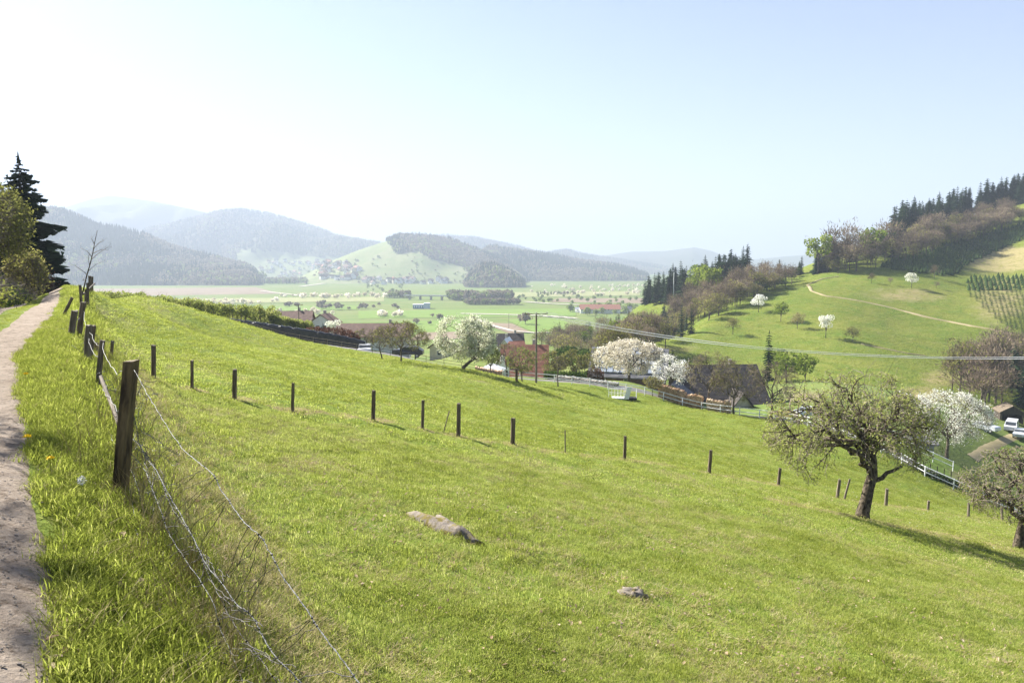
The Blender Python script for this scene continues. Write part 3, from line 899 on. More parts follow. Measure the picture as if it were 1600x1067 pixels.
ridge('far_mountain', [(-120, 360), (0, 345), (60, 335), (100, 322), (140, 309), (172, 303), (205, 307), (240, 312), (275, 319), (325, 330), (380, 345), (460, 368), (560, 392)], 4300, 5700, 14, None, seed=1, spacing=20, cols=110)
ridge('wooded_mountain', [(120, 410), (200, 372), (235, 352), (270, 347), (300, 338), (335, 328), (370, 323), (420, 330), (450, 338), (490, 351), (540, 368), (600, 378), (660, 390), (740, 405), (800, 430)],
      3300, 4600, 22, 'dense blue wooded mountain behind the hillside village', clear=[[(372, 391), (450, 392), (470, 399), (520, 402), (600, 400), (640, 450), (370, 450)]], seed=2, spacing=15, conif=.55)
ridge('hazy_mountain', [(840, 412), (900, 399), (940, 397), (985, 390), (1040, 389), (1085, 383), (1110, 388), (1135, 398), (1180, 402), (1230, 397), (1300, 392), (1400, 405), (1480, 430)], 5000, 6400, 20, None, seed=3)
ridge('back_mountain', [(600, 392), (640, 372), (690, 364), (740, 368), (800, 380), (850, 393), (885, 388), (920, 396), (960, 402), (1000, 408), (1060, 418), (1110, 432)], 4200, 5200, 20, 'forest along the hazy skyline above the middle of the valley', seed=4, spacing=17, conif=.5)
ridge('wooded_hill', [(700, 440), (730, 400), (765, 380), (800, 385), (850, 392), (900, 401), (950, 408), (985, 415), (1010, 425), (1030, 440), (1060, 443)], 2500, 3100, 20,
      'long wooded hill at the far side of the orchards', seed=5, spacing=11, conif=.5)
ridge('vineyard_hill', [(440, 441), (480, 420), (520, 400), (560, 384), (600, 371), (625, 362), (660, 363), (705, 369), (745, 384), (790, 404), (820, 428), (832, 441)], 2150, 2750, 17,
      'forest crowning the vineyard hill behind the village', clear=[[(380, 460), (440, 430), (500, 398), (560, 380), (598, 368), (612, 388), (622, 399), (652, 392), (672, 404), (726, 418), (733, 428), (722, 452), (560, 480)]], seed=6, spacing=10, conif=.5)
ridge('left_forest_hill', [(-200, 300), (-60, 305), (0, 312), (60, 320), (100, 322), (150, 345), (190, 352), (230, 362), (265, 378), (300, 388), (350, 400), (385, 408), (402, 420), (412, 443)], 1950, 2600, 19,
      'steep blue hazed forest hill behind the path', seed=7, spacing=9.5, conif=.62)
ridge('wooded_knoll', [(722, 444), (735, 420), (755, 408), (775, 408), (800, 420), (820, 436), (832, 446)], 1750, 1950, 16, 'dark wooded knoll at the edge of the plain', seed=8, spacing=8, conif=.7, cols=50)
# ------------------------------------------------------------------ tree prototypes
def ell_tree(kind, H_, trunk_h, cw, ch, lean=(0, 0), off=(0, 0), limbs=7, kids=(7, 6, 3), seed=1, leaves=2500, leaf_size=.06, leaf='olive_leaf', twig='twig', bark='bark', r0=.12, droop=.1, wob=.6, jit=.05, twig_r=.006, depth=None, up=.12, start=.75, aspect=.6, open_=.25):
    cz = H_ - ch / 2
    tp = bend(np.array([0, 0, -.25]), np.array([lean[0], lean[1], trunk_h]), 6, .12)
    gt, gw, tw = branch_tree(tp, r0, (off[0], off[1], cz), (cw / 2, (depth or cw) / 2, ch / 2), limbs, kids, wob, droop, up, seed, twig_r=twig_r, start=start, open_=open_)
    return make_tree(kind, gt, gw, leaves, leaf_size, M[leaf], M[twig], M[bark], jit, tw, aspect)

P_SPRUCE = [conifer('spruce_tree', 17, 3.3 + .35 * k, 20 + k, 12, M['needle'], 11 + k, base=.05 + .05 * (k % 4), sprays=4, droop=.25 + .05 * (k % 3), power=.5 + .08 * (k % 4), jag=.3 + .05 * k) for k in range(6)]
P_YOUNG = [conifer('young_fir', 2.4, .95, 8, 7, M['needle_young'], 31 + k, base=.05, sprays=2) for k in range(2)]
P_BARE = [wisp_tree('bare_tree', 12, 3.4 + .5 * k, 750, 60, M['bare_twigs'], M['olive_leaf'], 41 + k, twig_w=.10, leaf_s=.3, forks=8) for k in range(5)]
P_OLIVE = [wisp_tree('budding_tree', 9, 4.0, 700, 520, M['bare_twigs'], M['olive_leaf'], 51 + k, twig_w=.05, leaf_s=.26, forks=8, trunk_h=.15) for k in range(3)]
P_GREEN = [wisp_tree('green_tree', 11, 4.6, 150, 1000, M['bare_twigs'], M['bright_leaf'], 61 + k, twig_w=.05, leaf_s=.36, forks=9, trunk_h=.15) for k in range(2)]
P_SHRUB = [wisp_tree('dark_shrub', 5, 3.4, 100, 800, M['bare_twigs'], M['dark_leaf'], 71 + k, twig_w=.04, leaf_s=.24, forks=8, trunk_h=.05) for k in range(2)]
P_BLOSS = [wisp_tree('blossoming_tree', 7, 3.1, 150, 900, M['bare_twigs'], M['blossom_snow'], 81 + k, twig_w=.04, leaf_s=.2, forks=8, trunk_h=.2) for k in range(2)]
P_YELLOW = [wisp_tree('yellow_green_sapling', 3.4, .8, 100, 300, M['bare_twigs'], M['bud_leaf'], 91 + k, twig_w=.016, leaf_s=.12, forks=5, trunk_h=.1) for k in range(3)]
P_FARW = [blob_tree('far_blossom_tree', 6, 7, 60, M['blossom_pink'], 101 + k) for k in range(2)]
P_FARO = [blob_tree('far_orchard_tree', 6, 7, 60, M['far_brown'], 111 + k) for k in range(2)]
P_FARG = [blob_tree('far_green_tree', 9, 9, 80, M['far_green'], 121 + k) for k in range(2)]

# ------------------------------------------------------------------ big foreground trees
def px_h(Y, px): return px * Y / F_PX

b = hit(1347, 808)
tp = np.array([[0, 0, -.3], [.02, 0, .25], [.14, 0, .8], [.22, 0, 1.35], [.38, .05, 1.9], [.36, .1, 2.5], [.22, .12, 3.3], [.1, .1, 4.1]], float)
gt, gw, tw = branch_tree(tp, .27, (-.75, 0, 3.95), (3.75, 3.1, 2.75), 15, (8, 7, 3), .75, .13, .08, 5, lens=(.46, .24, .12), tsides=12, start=.5, twig_r=.009, open_=.30)
# the low limb that forks off to the right and the second stem
gt.tube(bend(np.array([.25, 0, 1.6]), np.array([1.55, -.1, 2.35]), 6, .3, 0, -.06), np.linspace(.12, .06, 6), 8, False)
gt.tube(bend(np.array([.3, 0, 1.7]), np.array([-.25, .2, 3.1]), 6, .35, 0, -.05), np.linspace(.16, .09, 6), 8, False)
for k in range(14):
    z = RNG.uniform(.2, 1.8); a = RNG.uniform(0, 6.28); c = np.array([np.interp(z, tp[:, 2], tp[:, 0]), 0, z]); r = .24 - .03 * z
    gt.tube([c + [math.cos(a) * r * .5, math.sin(a) * r * .5, 0], c + [math.cos(a) * r * 1.12, math.sin(a) * r * 1.12, .03]], [.1, .035], 6)
# tall water shoots
for (x, z) in ((.6, 6.0), (.9, 5.8), (-.4, 6.1), (.4, 6.0)):
    gw.tube(bend(np.array([x * .5, 0, z - .6]), np.array([x + RNG.uniform(.2, .8), RNG.uniform(-.3, .3), z + RNG.uniform(.7, 1.3)]), 4, .3), [.014, .011, .008, .004], 3, False)
tr = make_tree('apple_tree', gt, gw, 13000, .046, M['bud_leaf'], M['twig_pale'], M['bark_lichen'], .05, tw, .6)
tr.location = b; tag(tr, 'gnarled old apple tree standing free on the near meadow, bare strip at its foot', 'tree')

b = hit(1592, 856)
tp = np.array([[0, 0, -.3], [.0, 0, .3], [.06, 0, .9], [.15, .0, 1.5], [.3, 0, 1.9]], float)
gt, gw, tw = branch_tree(tp, .25, (.7, 0, 2.9), (3.3, 3.0, 1.9), 11, (8, 7, 3), .8, .15, .15, 9, lens=(.5, .26, .13), tsides=12, start=.8, twig_r=.010, open_=.35)
gt.tube(bend(np.array([.15, 0, 1.3]), np.array([-1.3, -.1, 2.6]), 7, .3, 0, .03), np.linspace(.13, .07, 7), 8, False)
tr = make_tree('apple_tree', gt, gw, 7000, .04, M['bud_leaf'], M['twig_pale'], M['bark_lichen'], .05, tw, .6)
tr.location = b; tag(tr, 'old apple tree cut off by the right edge, thick limb reaching left', 'tree')

# leaning pear in blossom
b = hit(722, 577, 60)
tp = np.array([[0, 0, -.3], [.2, 0, .25], [.8, 0, .8], [1.35, 0, 1.15], [1.75, 0, 1.5]], float)
gt, gw, tw = branch_tree(tp, .2, (.35, 0, 3.3), (3.3, 2.9, 2.65), 12, (8, 6, 4), .6, .05, .1, 15, lens=(.5, .28, .15), start=.55, twig_r=.012, open_=.45)
tr = make_tree('pear_tree', gt, gw, 13500, .085, M['blossom_white'], M['twig'], M['bark'], .14, tw, .7)
tr.location = b; tag(tr, 'large white blossoming pear tree with a leaning trunk at the lower edge of the meadow', 'tree')

def mid(kind, u, Y, topv, wpx, label, leaf='olive_leaf', leaves=1500, ls=.07, twig='twig', seed=1, kids=(7, 5, 3), trunk_f=.35, cat='tree', loc=None, group=None, droop=.08, limbs=8, r0=None, lean=(0, 0), jit=.08, crown_f=.78):
    p = ground(u, Y) if loc is None else loc
    Y = p[1]; Hh = float(ray(u, topv)[1]) * Y - p[2]; w = px_h(Y, wpx)
    t = ell_tree(kind, Hh, Hh * trunk_f, w, Hh * crown_f, lean=lean, limbs=limbs, kids=kids, seed=seed, leaves=leaves, leaf_size=ls, leaf=leaf, twig=twig, r0=r0 or Hh * .022, droop=droop, twig_r=.011, jit=jit)
    t.location = tuple(map(float, p)); return tag(t, label, cat, group)
mid('budding_tree', 627, 73, 500, 88, 'spreading bare tree with olive buds, second tree to the left of the blossoming pear', leaves=1600, seed=21, loc=hit(627, 566, 60))
mid('bare_tree', 596, 77, 507, 46, 'thin leaning bare tree beside the road, just right of the brown hedge', leaves=150, seed=22, lean=(-.3, 0), kids=(6, 5, 3))
mid('budding_tree', 572, 99, 512, 44, 'low bare orchard tree right behind the end of the brown hedge', leaves=700, seed=23)
mid('budding_tree', 648, 100, 505, 56, 'bare grey tree behind the road, between the olive tree and the blossoming pear', leaves=600, seed=24)
mid('bare_tree', 612, 104, 512, 50, 'twiggy bare tree behind the olive tree, across the road', leaves=250, seed=25)
mid('budding_tree', 766, 86, 538, 34, 'small dense dark green tree touching the right side of the blossoming pear', leaf='bright_leaf', leaves=1500, seed=26, r0=.09)
mid('budding_tree', 815, 87, 540, 50, 'round yellow-green tree in front of the red tiled house', leaf='bud_leaf', leaves=2000, ls=.075, seed=27, trunk_f=.3)
mid('budding_tree', 791, 101, 532, 44, 'brownish budding tree covering the left part of the red tiled roof', leaves=900, seed=28)
mid('budding_tree', 873, 88, 556, 30, 'slim young tree with a ball of twigs, right of the utility pole', leaves=350, seed=29, trunk_f=.6, crown_f=.45)
mid('cherry_tree', 984, 106, 532, 112, 'broad pinkish blossoming cherry tree in front of the solar roof', leaf='blossom_pink', leaves=10500, ls=.12, seed=30, kids=(8, 6, 3), r0=.25, droop=.12, limbs=12, jit=.2)
mid('cherry_tree', 1050, 99, 552, 62, 'narrower white blossoming tree between the solar roof and the big dark roof', leaf='blossom_snow', leaves=3000, ls=.10, seed=31, jit=.15)
mid('budding_tree', 1022, 90, 588, 34, 'small round olive tree by the rails, left of the firewood stack', leaves=1200, seed=32, trunk_f=.45, crown_f=.6)
mid('bare_tree', 1111, 89, 545, 84, 'bare fruit tree before the middle of the big dark roof', leaves=1300, seed=33, kids=(8, 6, 4), r0=.17)
mid('bare_tree', 1151, 86, 560, 80, 'bare fruit tree with brown twigs before the right half of the big dark roof', leaves=1600, seed=34, kids=(8, 6, 4), r0=.16)
mid('bare_tree', 1211, 84, 560, 84, 'bare fruit tree to the right of the big dark roof, before the dark spruce', leaves=500, seed=35, kids=(8, 6, 4), r0=.17)
mid('blossoming_tree', 1493, 77, 610, 122, 'wide snow white blossoming tree behind the rails, beside the farmyard', leaf='blossom_snow', leaves=8000, ls=.085, seed=36, kids=(8, 6, 4), r0=.2, limbs=12, jit=.14)
mid('bare_tree', 1442, 80, 655, 40, 'thin bare tree between the snow white tree and the grey barn roof', leaves=200, seed=37)
for k, (u, Y, tv, w) in enumerate([(865, 104, 548, 50), (900, 103, 545, 54), (935, 116, 540, 50)]):
    mid('budding_tree', u, Y, tv, w, ['olive green tree just right of the red tiled house', 'olive green tree above the dark hedge', 'olive green tree between the dark hedge and the solar roof'][k], leaves=1700, ls=.1, seed=40 + k, trunk_f=.2)
put(P_SPRUCE, ground(1203, 150), px_h(150, 66) / 17, 'narrow dark spruce behind the bare tree right of the big dark roof', 'tree', nonuni=1.3)
put(P_SPRUCE, ground(1052, 135), px_h(135, 50) / 17, 'small dark spruce at the left end of the big dark roof', 'tree')
for k, (u, Y, s) in enumerate([(1232, 168, .8), (1262, 172, .72), (1215, 185, .8)]):
    put(P_GREEN, ground(u, Y), s, ['round green tree at the foot of the hill, left one of a clump', 'round green tree at the right end of the clump at the foot of the hill', 'pale green tree behind the clump at the foot of the hill'][k], 'tree')
put(P_SPRUCE, ground(422, 168), px_h(168, 30) / 17, 'dark fir left of the brown roofed houses behind the black wall', 'tree', nonuni=1.0)
put(P_SPRUCE, ground(504, 165), px_h(165, 46) / 17, 'dark blue-green fir beside the white blossoming bush', 'tree')
put(P_SPRUCE, ground(559, 172), px_h(172, 40) / 17 * .9, 'slender dark conifer rising behind the long brown roof', 'tree', nonuni=1.35)
put(P_BLOSS, ground(521, 150), .72, 'rounded white blossoming bush right of the dark blue-green fir', 'bush')
put(P_SPRUCE, ground(697, 190), .5, 'small dark conifer left of the blossoming pear', 'tree')

# trees on the hill meadow
HT = [(1145, 523, P_OLIVE, 26, 9, 'yellow-green bush, lowest left of the trees dotted over the hill meadow', 'bright'), (1185, 488, P_BLOSS, 30, 7, 'pale pink-white round tree, highest left on the hill meadow', ''),
      (1220, 503, P_GREEN, 30, 11, 'dense green tree between two pale trees on the hill meadow', ''), (1246, 514, P_OLIVE, 28, 9, 'greyish tree on the hill meadow right of the dense green one', ''),
      (1290, 528, P_BLOSS, 36, 7, 'whitest blossoming tree in the middle of the hill meadow', ''), (1332, 534, P_OLIVE, 26, 9, 'small sparse tree, rightmost of the lower row on the hill meadow', ''),
      (1362, 443, P_BARE, 17, 12, 'small bare tree on the upper hill meadow, leftmost of the upper row', ''), (1391, 445, P_BARE, 11, 12, 'tiny bare tree, second from the left in the upper row of the hill meadow', ''),
      (1424, 450, P_BLOSS, 25, 7, 'thin pinkish tree in the upper row of the hill meadow', ''), (1463, 451, P_BARE, 11, 12, 'low twiggy tree right of the thin pinkish tree on the hill meadow', ''), (1460, 435, P_BARE, 20, 12, 'bare tree just below the dark fir plantation', '')]
for u, v, pr, hp, h0, lb, _ in HT:
    p = hit(u, v, 120); put(pr, p, px_h(p[1], hp) / h0, lb, 'tree')

def poly_pts(poly, n, ymin=120):
    xs = [p[0] for p in poly]; ys = [p[1] for p in poly]; out = []
    while len(out) < n:
        u, v = RNG.uniform(min(xs), max(xs)), RNG.uniform(min(ys), max(ys)); c = False; j = len(poly) - 1
        for i in range(len(poly)):
            xi, yi = poly[i]; xj, yj = poly[j]
            if ((yi > v) != (yj > v)) and u < (xj - xi) * (v - yi) / (yj - yi) + xi: c = not c
            j = i
        if c: out.append((u, v))
    return [hit(u, v, ymin) for u, v in out]
def sections(P, label):
    """labels that say in which part of the wood a tree stands"""
    if len(P) < 5: return [label] * len(P)
    uu = np.array([p[0] / p[1] for p in P]); yy = np.array([p[1] for p in P]); q1, q2 = np.quantile(uu, [.33, .67]); out = []
    for a in range(len(P)):
        part = 'left part' if uu[a] < q1 else ('middle' if uu[a] < q2 else 'right part'); near = np.abs(uu - uu[a]) < (uu.max() - uu.min()) / 5
        out.append('%s, %s, %s' % (label, part, 'front' if yy[a] <= np.median(yy[near]) else 'back'))
    return out
def fill(poly, n, protos, h, label, group, ymin=120, cat='tree', h0=None, jit=.2):
    P_ = poly_pts(poly, n, ymin)
    for p, label in zip(P_, sections(P_, label)):
        pr = protos[int(RNG.integers(0, len(protos)))]
        hh = h0 or {'spruce_tree': 17, 'bare_tree': 12, 'budding_tree': 9, 'green_tree': 11, 'dark_shrub': 5, 'blossoming_tree': 7}[pr.name.split('.')[0]]
        put(pr, p - [0, 0, .3], h / hh * RNG.uniform(1 - jit, 1 + jit), label, cat, group, nonuni=RNG.uniform(.78, 1.15))
# conifers on the spur
fill([(1003, 478), (1012, 462), (1080, 452), (1168, 428), (1172, 440), (1090, 464), (1040, 476)], 105, P_SPRUCE, 15.5, 'dark spruce in the forest block on the spur left of the hill', 'spruces on the spur', 300)
fill([(1070, 470), (1080, 462), (1110, 455), (1115, 465)], 4, P_GREEN, 14, 'pale green tree before the dark spruces on the spur', 'green trees before the spruces', 250)
fill([(1040, 525), (1170, 470), (1250, 441), (1225, 434), (1130, 457), (1075, 474), (1045, 500)], 62, P_BARE, 10, 'bare brown tree in the wood belt bordering the hill meadow', 'bare trees along the hill meadow', 160)
fill([(1050, 528), (1180, 470), (1240, 445), (1200, 448), (1100, 480)], 26, P_OLIVE, 9.5, 'olive tree in the brown wood belt bordering the hill meadow', 'olive trees along the hill meadow', 160)
fill([(985, 540), (1075, 528), (1090, 510), (1020, 500), (990, 515)], 22, P_SPRUCE, 10.5, 'dark conifer at the lower end of the wood belt', 'conifers at the lower wood end', 160)
fill([(1000, 545), (1085, 525), (1060, 500), (1010, 515)], 8, P_OLIVE, 9, 'rounded olive tree among the dark conifers of the lower wood end', 'olive trees of the lower wood end', 160)
fill([(850, 566), (1005, 566), (1040, 545), (1000, 505), (955, 512), (890, 535), (845, 545)], 42, P_OLIVE, 8.5, 'olive budding tree in the wooded gully behind the solar roof', 'olive trees in the gully', 130)
fill([(850, 560), (1005, 566), (1040, 545), (1000, 505), (955, 512), (890, 535), (845, 545)], 34, P_BARE, 9.5, 'bare twiggy tree in the wooded gully behind the solar roof', 'bare trees in the gully', 130)
fill([(900, 552), (1005, 560), (1000, 525), (930, 528)], 8, P_GREEN, 8, 'fresh green tree in the wooded gully', 'green trees in the gully', 130)
fill([(855, 545), (1000, 520), (990, 500), (880, 528)], 12, P_SPRUCE, 10, 'dark conifer rising from the wooded gully', 'conifers in the gully', 180)
fill([(870, 585), (990, 575), (1000, 560), (870, 560)], 16, P_SHRUB, 4, 'low dark shrub behind the gardens of the hamlet', 'shrubs behind the gardens', 105, 'shrub')
fill([(1170, 466), (1250, 445), (1262, 430), (1200, 440)], 10, P_SHRUB, 5.5, 'dark green shrub at the top end of the wood belt', 'shrubs at the top of the wood belt', 200, 'shrub')
# ridge of the hill
fill([(1175, 437), (1300, 427), (1300, 418), (1200, 430)], 16, P_SPRUCE, 9, 'small dark conifer on the skyline left of the big green tree', 'small conifers on the skyline', 250)
for u, v, pr, hp, h0, lb in [(1278, 428, P_GREEN, 58, 11, 'tall green tree on the skyline, left end of the ridge wood'), (1300, 422, P_BARE, 62, 12, 'tall bare tree on the skyline right of the tall green tree'), (1322, 420, P_BARE, 64, 12, 'tallest bare tree on the skyline'),
                            (1338, 418, P_BARE, 55, 12, 'bare tree on the skyline between tallest bare tree and green tree'), (1362, 410, P_GREEN, 52, 11, 'green tree on the skyline, right of the bare ones'), (1384, 402, P_BARE, 55, 12, 'grey bare tree at the foot of the spruce ridge')]:
    p = hit(u, v, 250); put(pr, p, px_h(p[1], hp) / h0, lb, 'tree')
fill([(1262, 432), (1400, 402), (1400, 392), (1300, 412)], 12, P_SPRUCE, 10, 'dark conifer mixed into the ridge wood', 'conifers in the ridge wood', 250)
fill([(1392, 382), (1500, 342), (1605, 310), (1605, 302), (1500, 334), (1395, 372)], 130, P_SPRUCE, 18.5, 'tall dark spruce in the row crowning the ridge', 'spruces crowning the ridge', 300)
fill([(1265, 432), (1400, 418), (1470, 396), (1602, 352), (1602, 318), (1500, 345), (1400, 384), (1290, 416)], 85, P_BARE, 11.5, 'bare brownish tree on the slope below the ridge spruces', 'bare trees below the ridge', 250)
fill([(1280, 430), (1400, 418), (1470, 396), (1602, 350), (1602, 330), (1450, 375), (1300, 415)], 34, P_OLIVE, 10, 'yellow-green tree among the bare ones below the ridge', 'yellow-green trees below the ridge', 250)
fill([(1480, 382), (1602, 348), (1602, 338), (1480, 370)], 10, P_SHRUB, 7, 'dark green shrub above the fir plantation', 'shrubs above the plantation', 250, 'shrub')
# wood at the right edge behind the farmyard
fill([(1478, 640), (1540, 648), (1640, 648), (1640, 545), (1560, 560), (1500, 600)], 30, P_BARE, 11.5, 'tall bare brown tree in the wood behind the farmyard', 'bare trees behind the farmyard', 130)
fill([(1480, 612), (1560, 600), (1640, 590), (1640, 555), (1540, 570)], 22, P_OLIVE, 10, 'budding tree in the wood behind the farmyard', 'budding trees behind the farmyard', 130)
fill([(1575, 640), (1640, 640), (1640, 600), (1580, 605)], 6, P_SPRUCE, 13, 'dark spruce in the wood behind the farmyard', 'spruces behind the farmyard', 130)

# plantations of young firs: rows
def rows(poly, du, dv, slant, ymin=200):
    out = []; xs = [p[0] for p in poly]; ys = [p[1] for p in poly]; u = min(xs) - 60
    while u < max(xs) + 60:
        v = min(ys)
        while v < max(ys):
            uu = u + (v - min(ys)) * slant + RNG.normal() * .5; vv = v + RNG.normal() * .4; c = False; j = len(poly) - 1
            for i in range(len(poly)):
                xi, yi = poly[i]; xj, yj = poly[j]
                if ((yi > vv) != (yj > vv)) and uu < (xj - xi) * (vv - yi) / (yj - yi) + xi: c = not c
                j = i
            if c and RNG.random() > .05: out.append(hit(uu, vv, ymin))
            v += dv
        u += du
    return out
lower = rows([(1511, 433), (1604, 433), (1604, 524), (1578, 516), (1545, 490), (1514, 462)], 7.2, 3.4, .28)
lower += rows([(1604, 433), (1650, 433), (1650, 530), (1604, 524)], 7.2, 3.4, .28)
order = sorted(lower, key=lambda p: p[1])
for p in order[:295]:
    put(P_YOUNG, p, px_h(p[1], 9.5) / 2.4 * RNG.uniform(.85, 1.15), 'young fir in the regular rows of the lower plantation on the hill', 'young fir', 'young firs of the lower plantation', nonuni=.8)
rest_low = order[295:]
rest = rows([(1372, 418), (1420, 398), (1500, 378), (1602, 350), (1650, 340), (1650, 362), (1602, 374), (1545, 398), (1515, 412), (1490, 432), (1440, 428)], 4.3, 2.9, -.8)
gy = G()
for L in range(4):
    for k in range(6):
        a, b2 = k * 1.05 + L, k * 1.05 + L + .95; R = .42 * (1.1 - L / 4)
        gy.tris(np.array([[(0, 0, .45 + L * .2), (R * math.cos(a), R * math.sin(a), .06 + L * .2), (R * math.cos(b2), R * math.sin(b2), .06 + L * .2)]]))
lf = loose('fir', gy, M['needle_young'])
RP = np.array(rest)
scatter('fir_plantation', RP, RNG.uniform(0, 6, len(RP)), RNG.uniform(1.9, 2.8, len(RP)), np.zeros(len(RP)), [lf], 'dense dark rows of young firs on the upper slope of the hill', 'plantation')

RL = np.array(rest_low)
if len(RL): scatter('fir_rows', RL, RNG.uniform(0, 6, len(RL)), RNG.uniform(1.9, 2.4, len(RL)), np.zeros(len(RL)), [lf], 'smallest young firs at the back of the lower plantation rows', 'plantation')
# saplings in rows beyond the crest of the meadow
for k in range(150):
    u = 158 + (k + RNG.uniform(0, .9)) * 1.82; Y = float(np.interp(u, [158, 430], [92, 112])) + (k % 4) * 4.5
    p = ground(u, Y); top = float(np.interp(u, [158, 200, 260, 330, 420], [455, 458, 464, 473, 480])) + RNG.uniform(-3, 6)
    Hh = max(1.6, min(4.6, float(ray(u, top)[1]) * Y - p[2]))
    put(P_YELLOW, p, Hh / 3.4, 'yellow-green sapling in the rows beyond the crest of the meadow', 'sapling', 'saplings beyond the meadow crest', nonuni=1)
for k in range(80):
    u = 424 + k * .78 + RNG.uniform(-1, 1); Y = 112 + (k % 4) * 8; p = ground(u, Y)
    put(P_YELLOW, p, max(.6, (float(ray(u, 491 + (u - 424) * .16 + RNG.uniform(0, 5))[1]) * Y - p[2]) / 3.4), 'short green vine plant in the plot between black wall and brown roofs', 'vine', 'vines behind the black wall')

# orchards and single trees on the plain
def plain(us, vs, n, protos, h, label, group, h0, jit=.3):
    L3 = ((us[1] - us[0]) / 3.0)
    for k in range(n):
        u = RNG.uniform(*us); v = RNG.uniform(*vs); x, y = vpt(u, v)
        base_label = label.split(', ')[0]; label = base_label + ', ' + ('left part' if u < us[0] + L3 else ('middle' if u < us[0] + 2 * L3 else 'right part')) + (', front' if v > (vs[0] + vs[1]) / 2 else ', back')
        put(protos, (x, y, ZV), h / h0 * RNG.uniform(1 - jit, 1 + jit), label, 'tree', group)
plain((440, 640), (463, 467), 38, P_FARW, 7, 'pale blossoming tree in the far orchard band below the village', 'far orchard below the village', 6)
plain((200, 440), (470, 477), 44, P_FARW, 6, 'pale orchard tree on the plain beyond the sapling rows', 'orchard beyond the saplings', 6)
plain((330, 520), (488, 492), 22, P_FARW, 5.5, 'white blossoming tree in the row behind the sapling plot', 'white row behind the saplings', 6)
plain((440, 640), (477, 485), 26, P_FARO, 6, 'brownish orchard tree in the middle of the plain', 'orchard trees on the plain', 6)
plain((592, 636), (492, 496), 9, P_FARW, 6, 'white blossoming tree in the short row before the blue hall', 'row before the blue hall', 6)
plain((560, 640), (444, 462), 26, P_FARG, 7, 'green tree on the plain before the vineyard hill', 'green trees before the vineyard hill', 9)
plain((830, 1005), (446, 462), 60, P_FARW, 6, 'pale tree in the far orchards before the long wooded hill', 'far orchards before the wooded hill', 6)
plain((780, 1000), (463, 476), 40, P_FARG, 6, 'green bush on the plain left of the spur', 'bushes on the plain', 9)
plain((640, 700), (495, 512), 5, P_FARO, 5, 'single dark tree on the open green plain', 'single trees on the plain', 6)
plain((890, 1000), (482, 494), 22, P_FARG, 8, 'tree around the hall with the long red roof', 'trees round the red roofed hall', 9)
x, y = vpt(821, 507); put(P_FARO, (x, y, ZV), 1.9, 'round bare tree standing alone in the field left of the pole top', 'tree')
x, y = vpt(407, 442); put(P_FARG, (x, y, ZV), 4.2, 'pale green tree alone at the foot of the far forest hill', 'tree')
# woods on the plain: dense strips
def strip(name, us, vs, n, h, conif, label):
    P = []
    for k in range(n):
        x, y = vpt(RNG.uniform(*us), RNG.uniform(*vs)); P.append((x, y, ZV))
    P = np.array(P); pk = np.where(RNG.random(n) < conif, RNG.integers(0, 2, n), RNG.integers(2, 5, n))
    scatter(name, P, RNG.uniform(0, 6, n), h * RNG.uniform(.6, 1.2, n), pk, FAR, label, 'wood')
strip('wood', (700, 800), (466, 470), 330, 15, .1, 'green riverside wood in the middle of the plain')
strip('wood', (725, 812), (474.5, 476.5), 230, 9, .1, 'dark low wood strip in front of the riverside wood')
strip('wood', (606, 640), (463.5, 466), 90, 12, .2, 'small wood left of the bridge on the plain')
strip('wood', (412, 480), (441, 444.5), 300, 18, .1, 'pale wood below the village at the foot of the hills')
strip('wood', (838, 900), (460, 461), 60, 7, .1, 'low dark hedge line on the far plain')
# ------------------------------------------------------------------ buildings
def roof_part(root, w, d, z0, rh, over, mat, thick=.18, name='roof'):
    """gable roof, ridge along local x"""
    W, D = w / 2 + over, d / 2 + over; dz = rh * over / (d / 2)
    g = G()
    for s in (-1, 1):
        v = [(-W, s * D, z0 - dz), (W, s * D, z0 - dz), (W, 0, z0 + rh), (-W, 0, z0 + rh)]
        g.add(v + [(x, y, z + thick) for x, y, z in v], [(3, 2, 1, 0) if s > 0 else (0, 1, 2, 3), (4, 5, 6, 7) if s > 0 else (7, 6, 5, 4), (0, 1, 5, 4), (1, 2, 6, 5), (3, 0, 4, 7)])
    return g.build(name, mat, root)

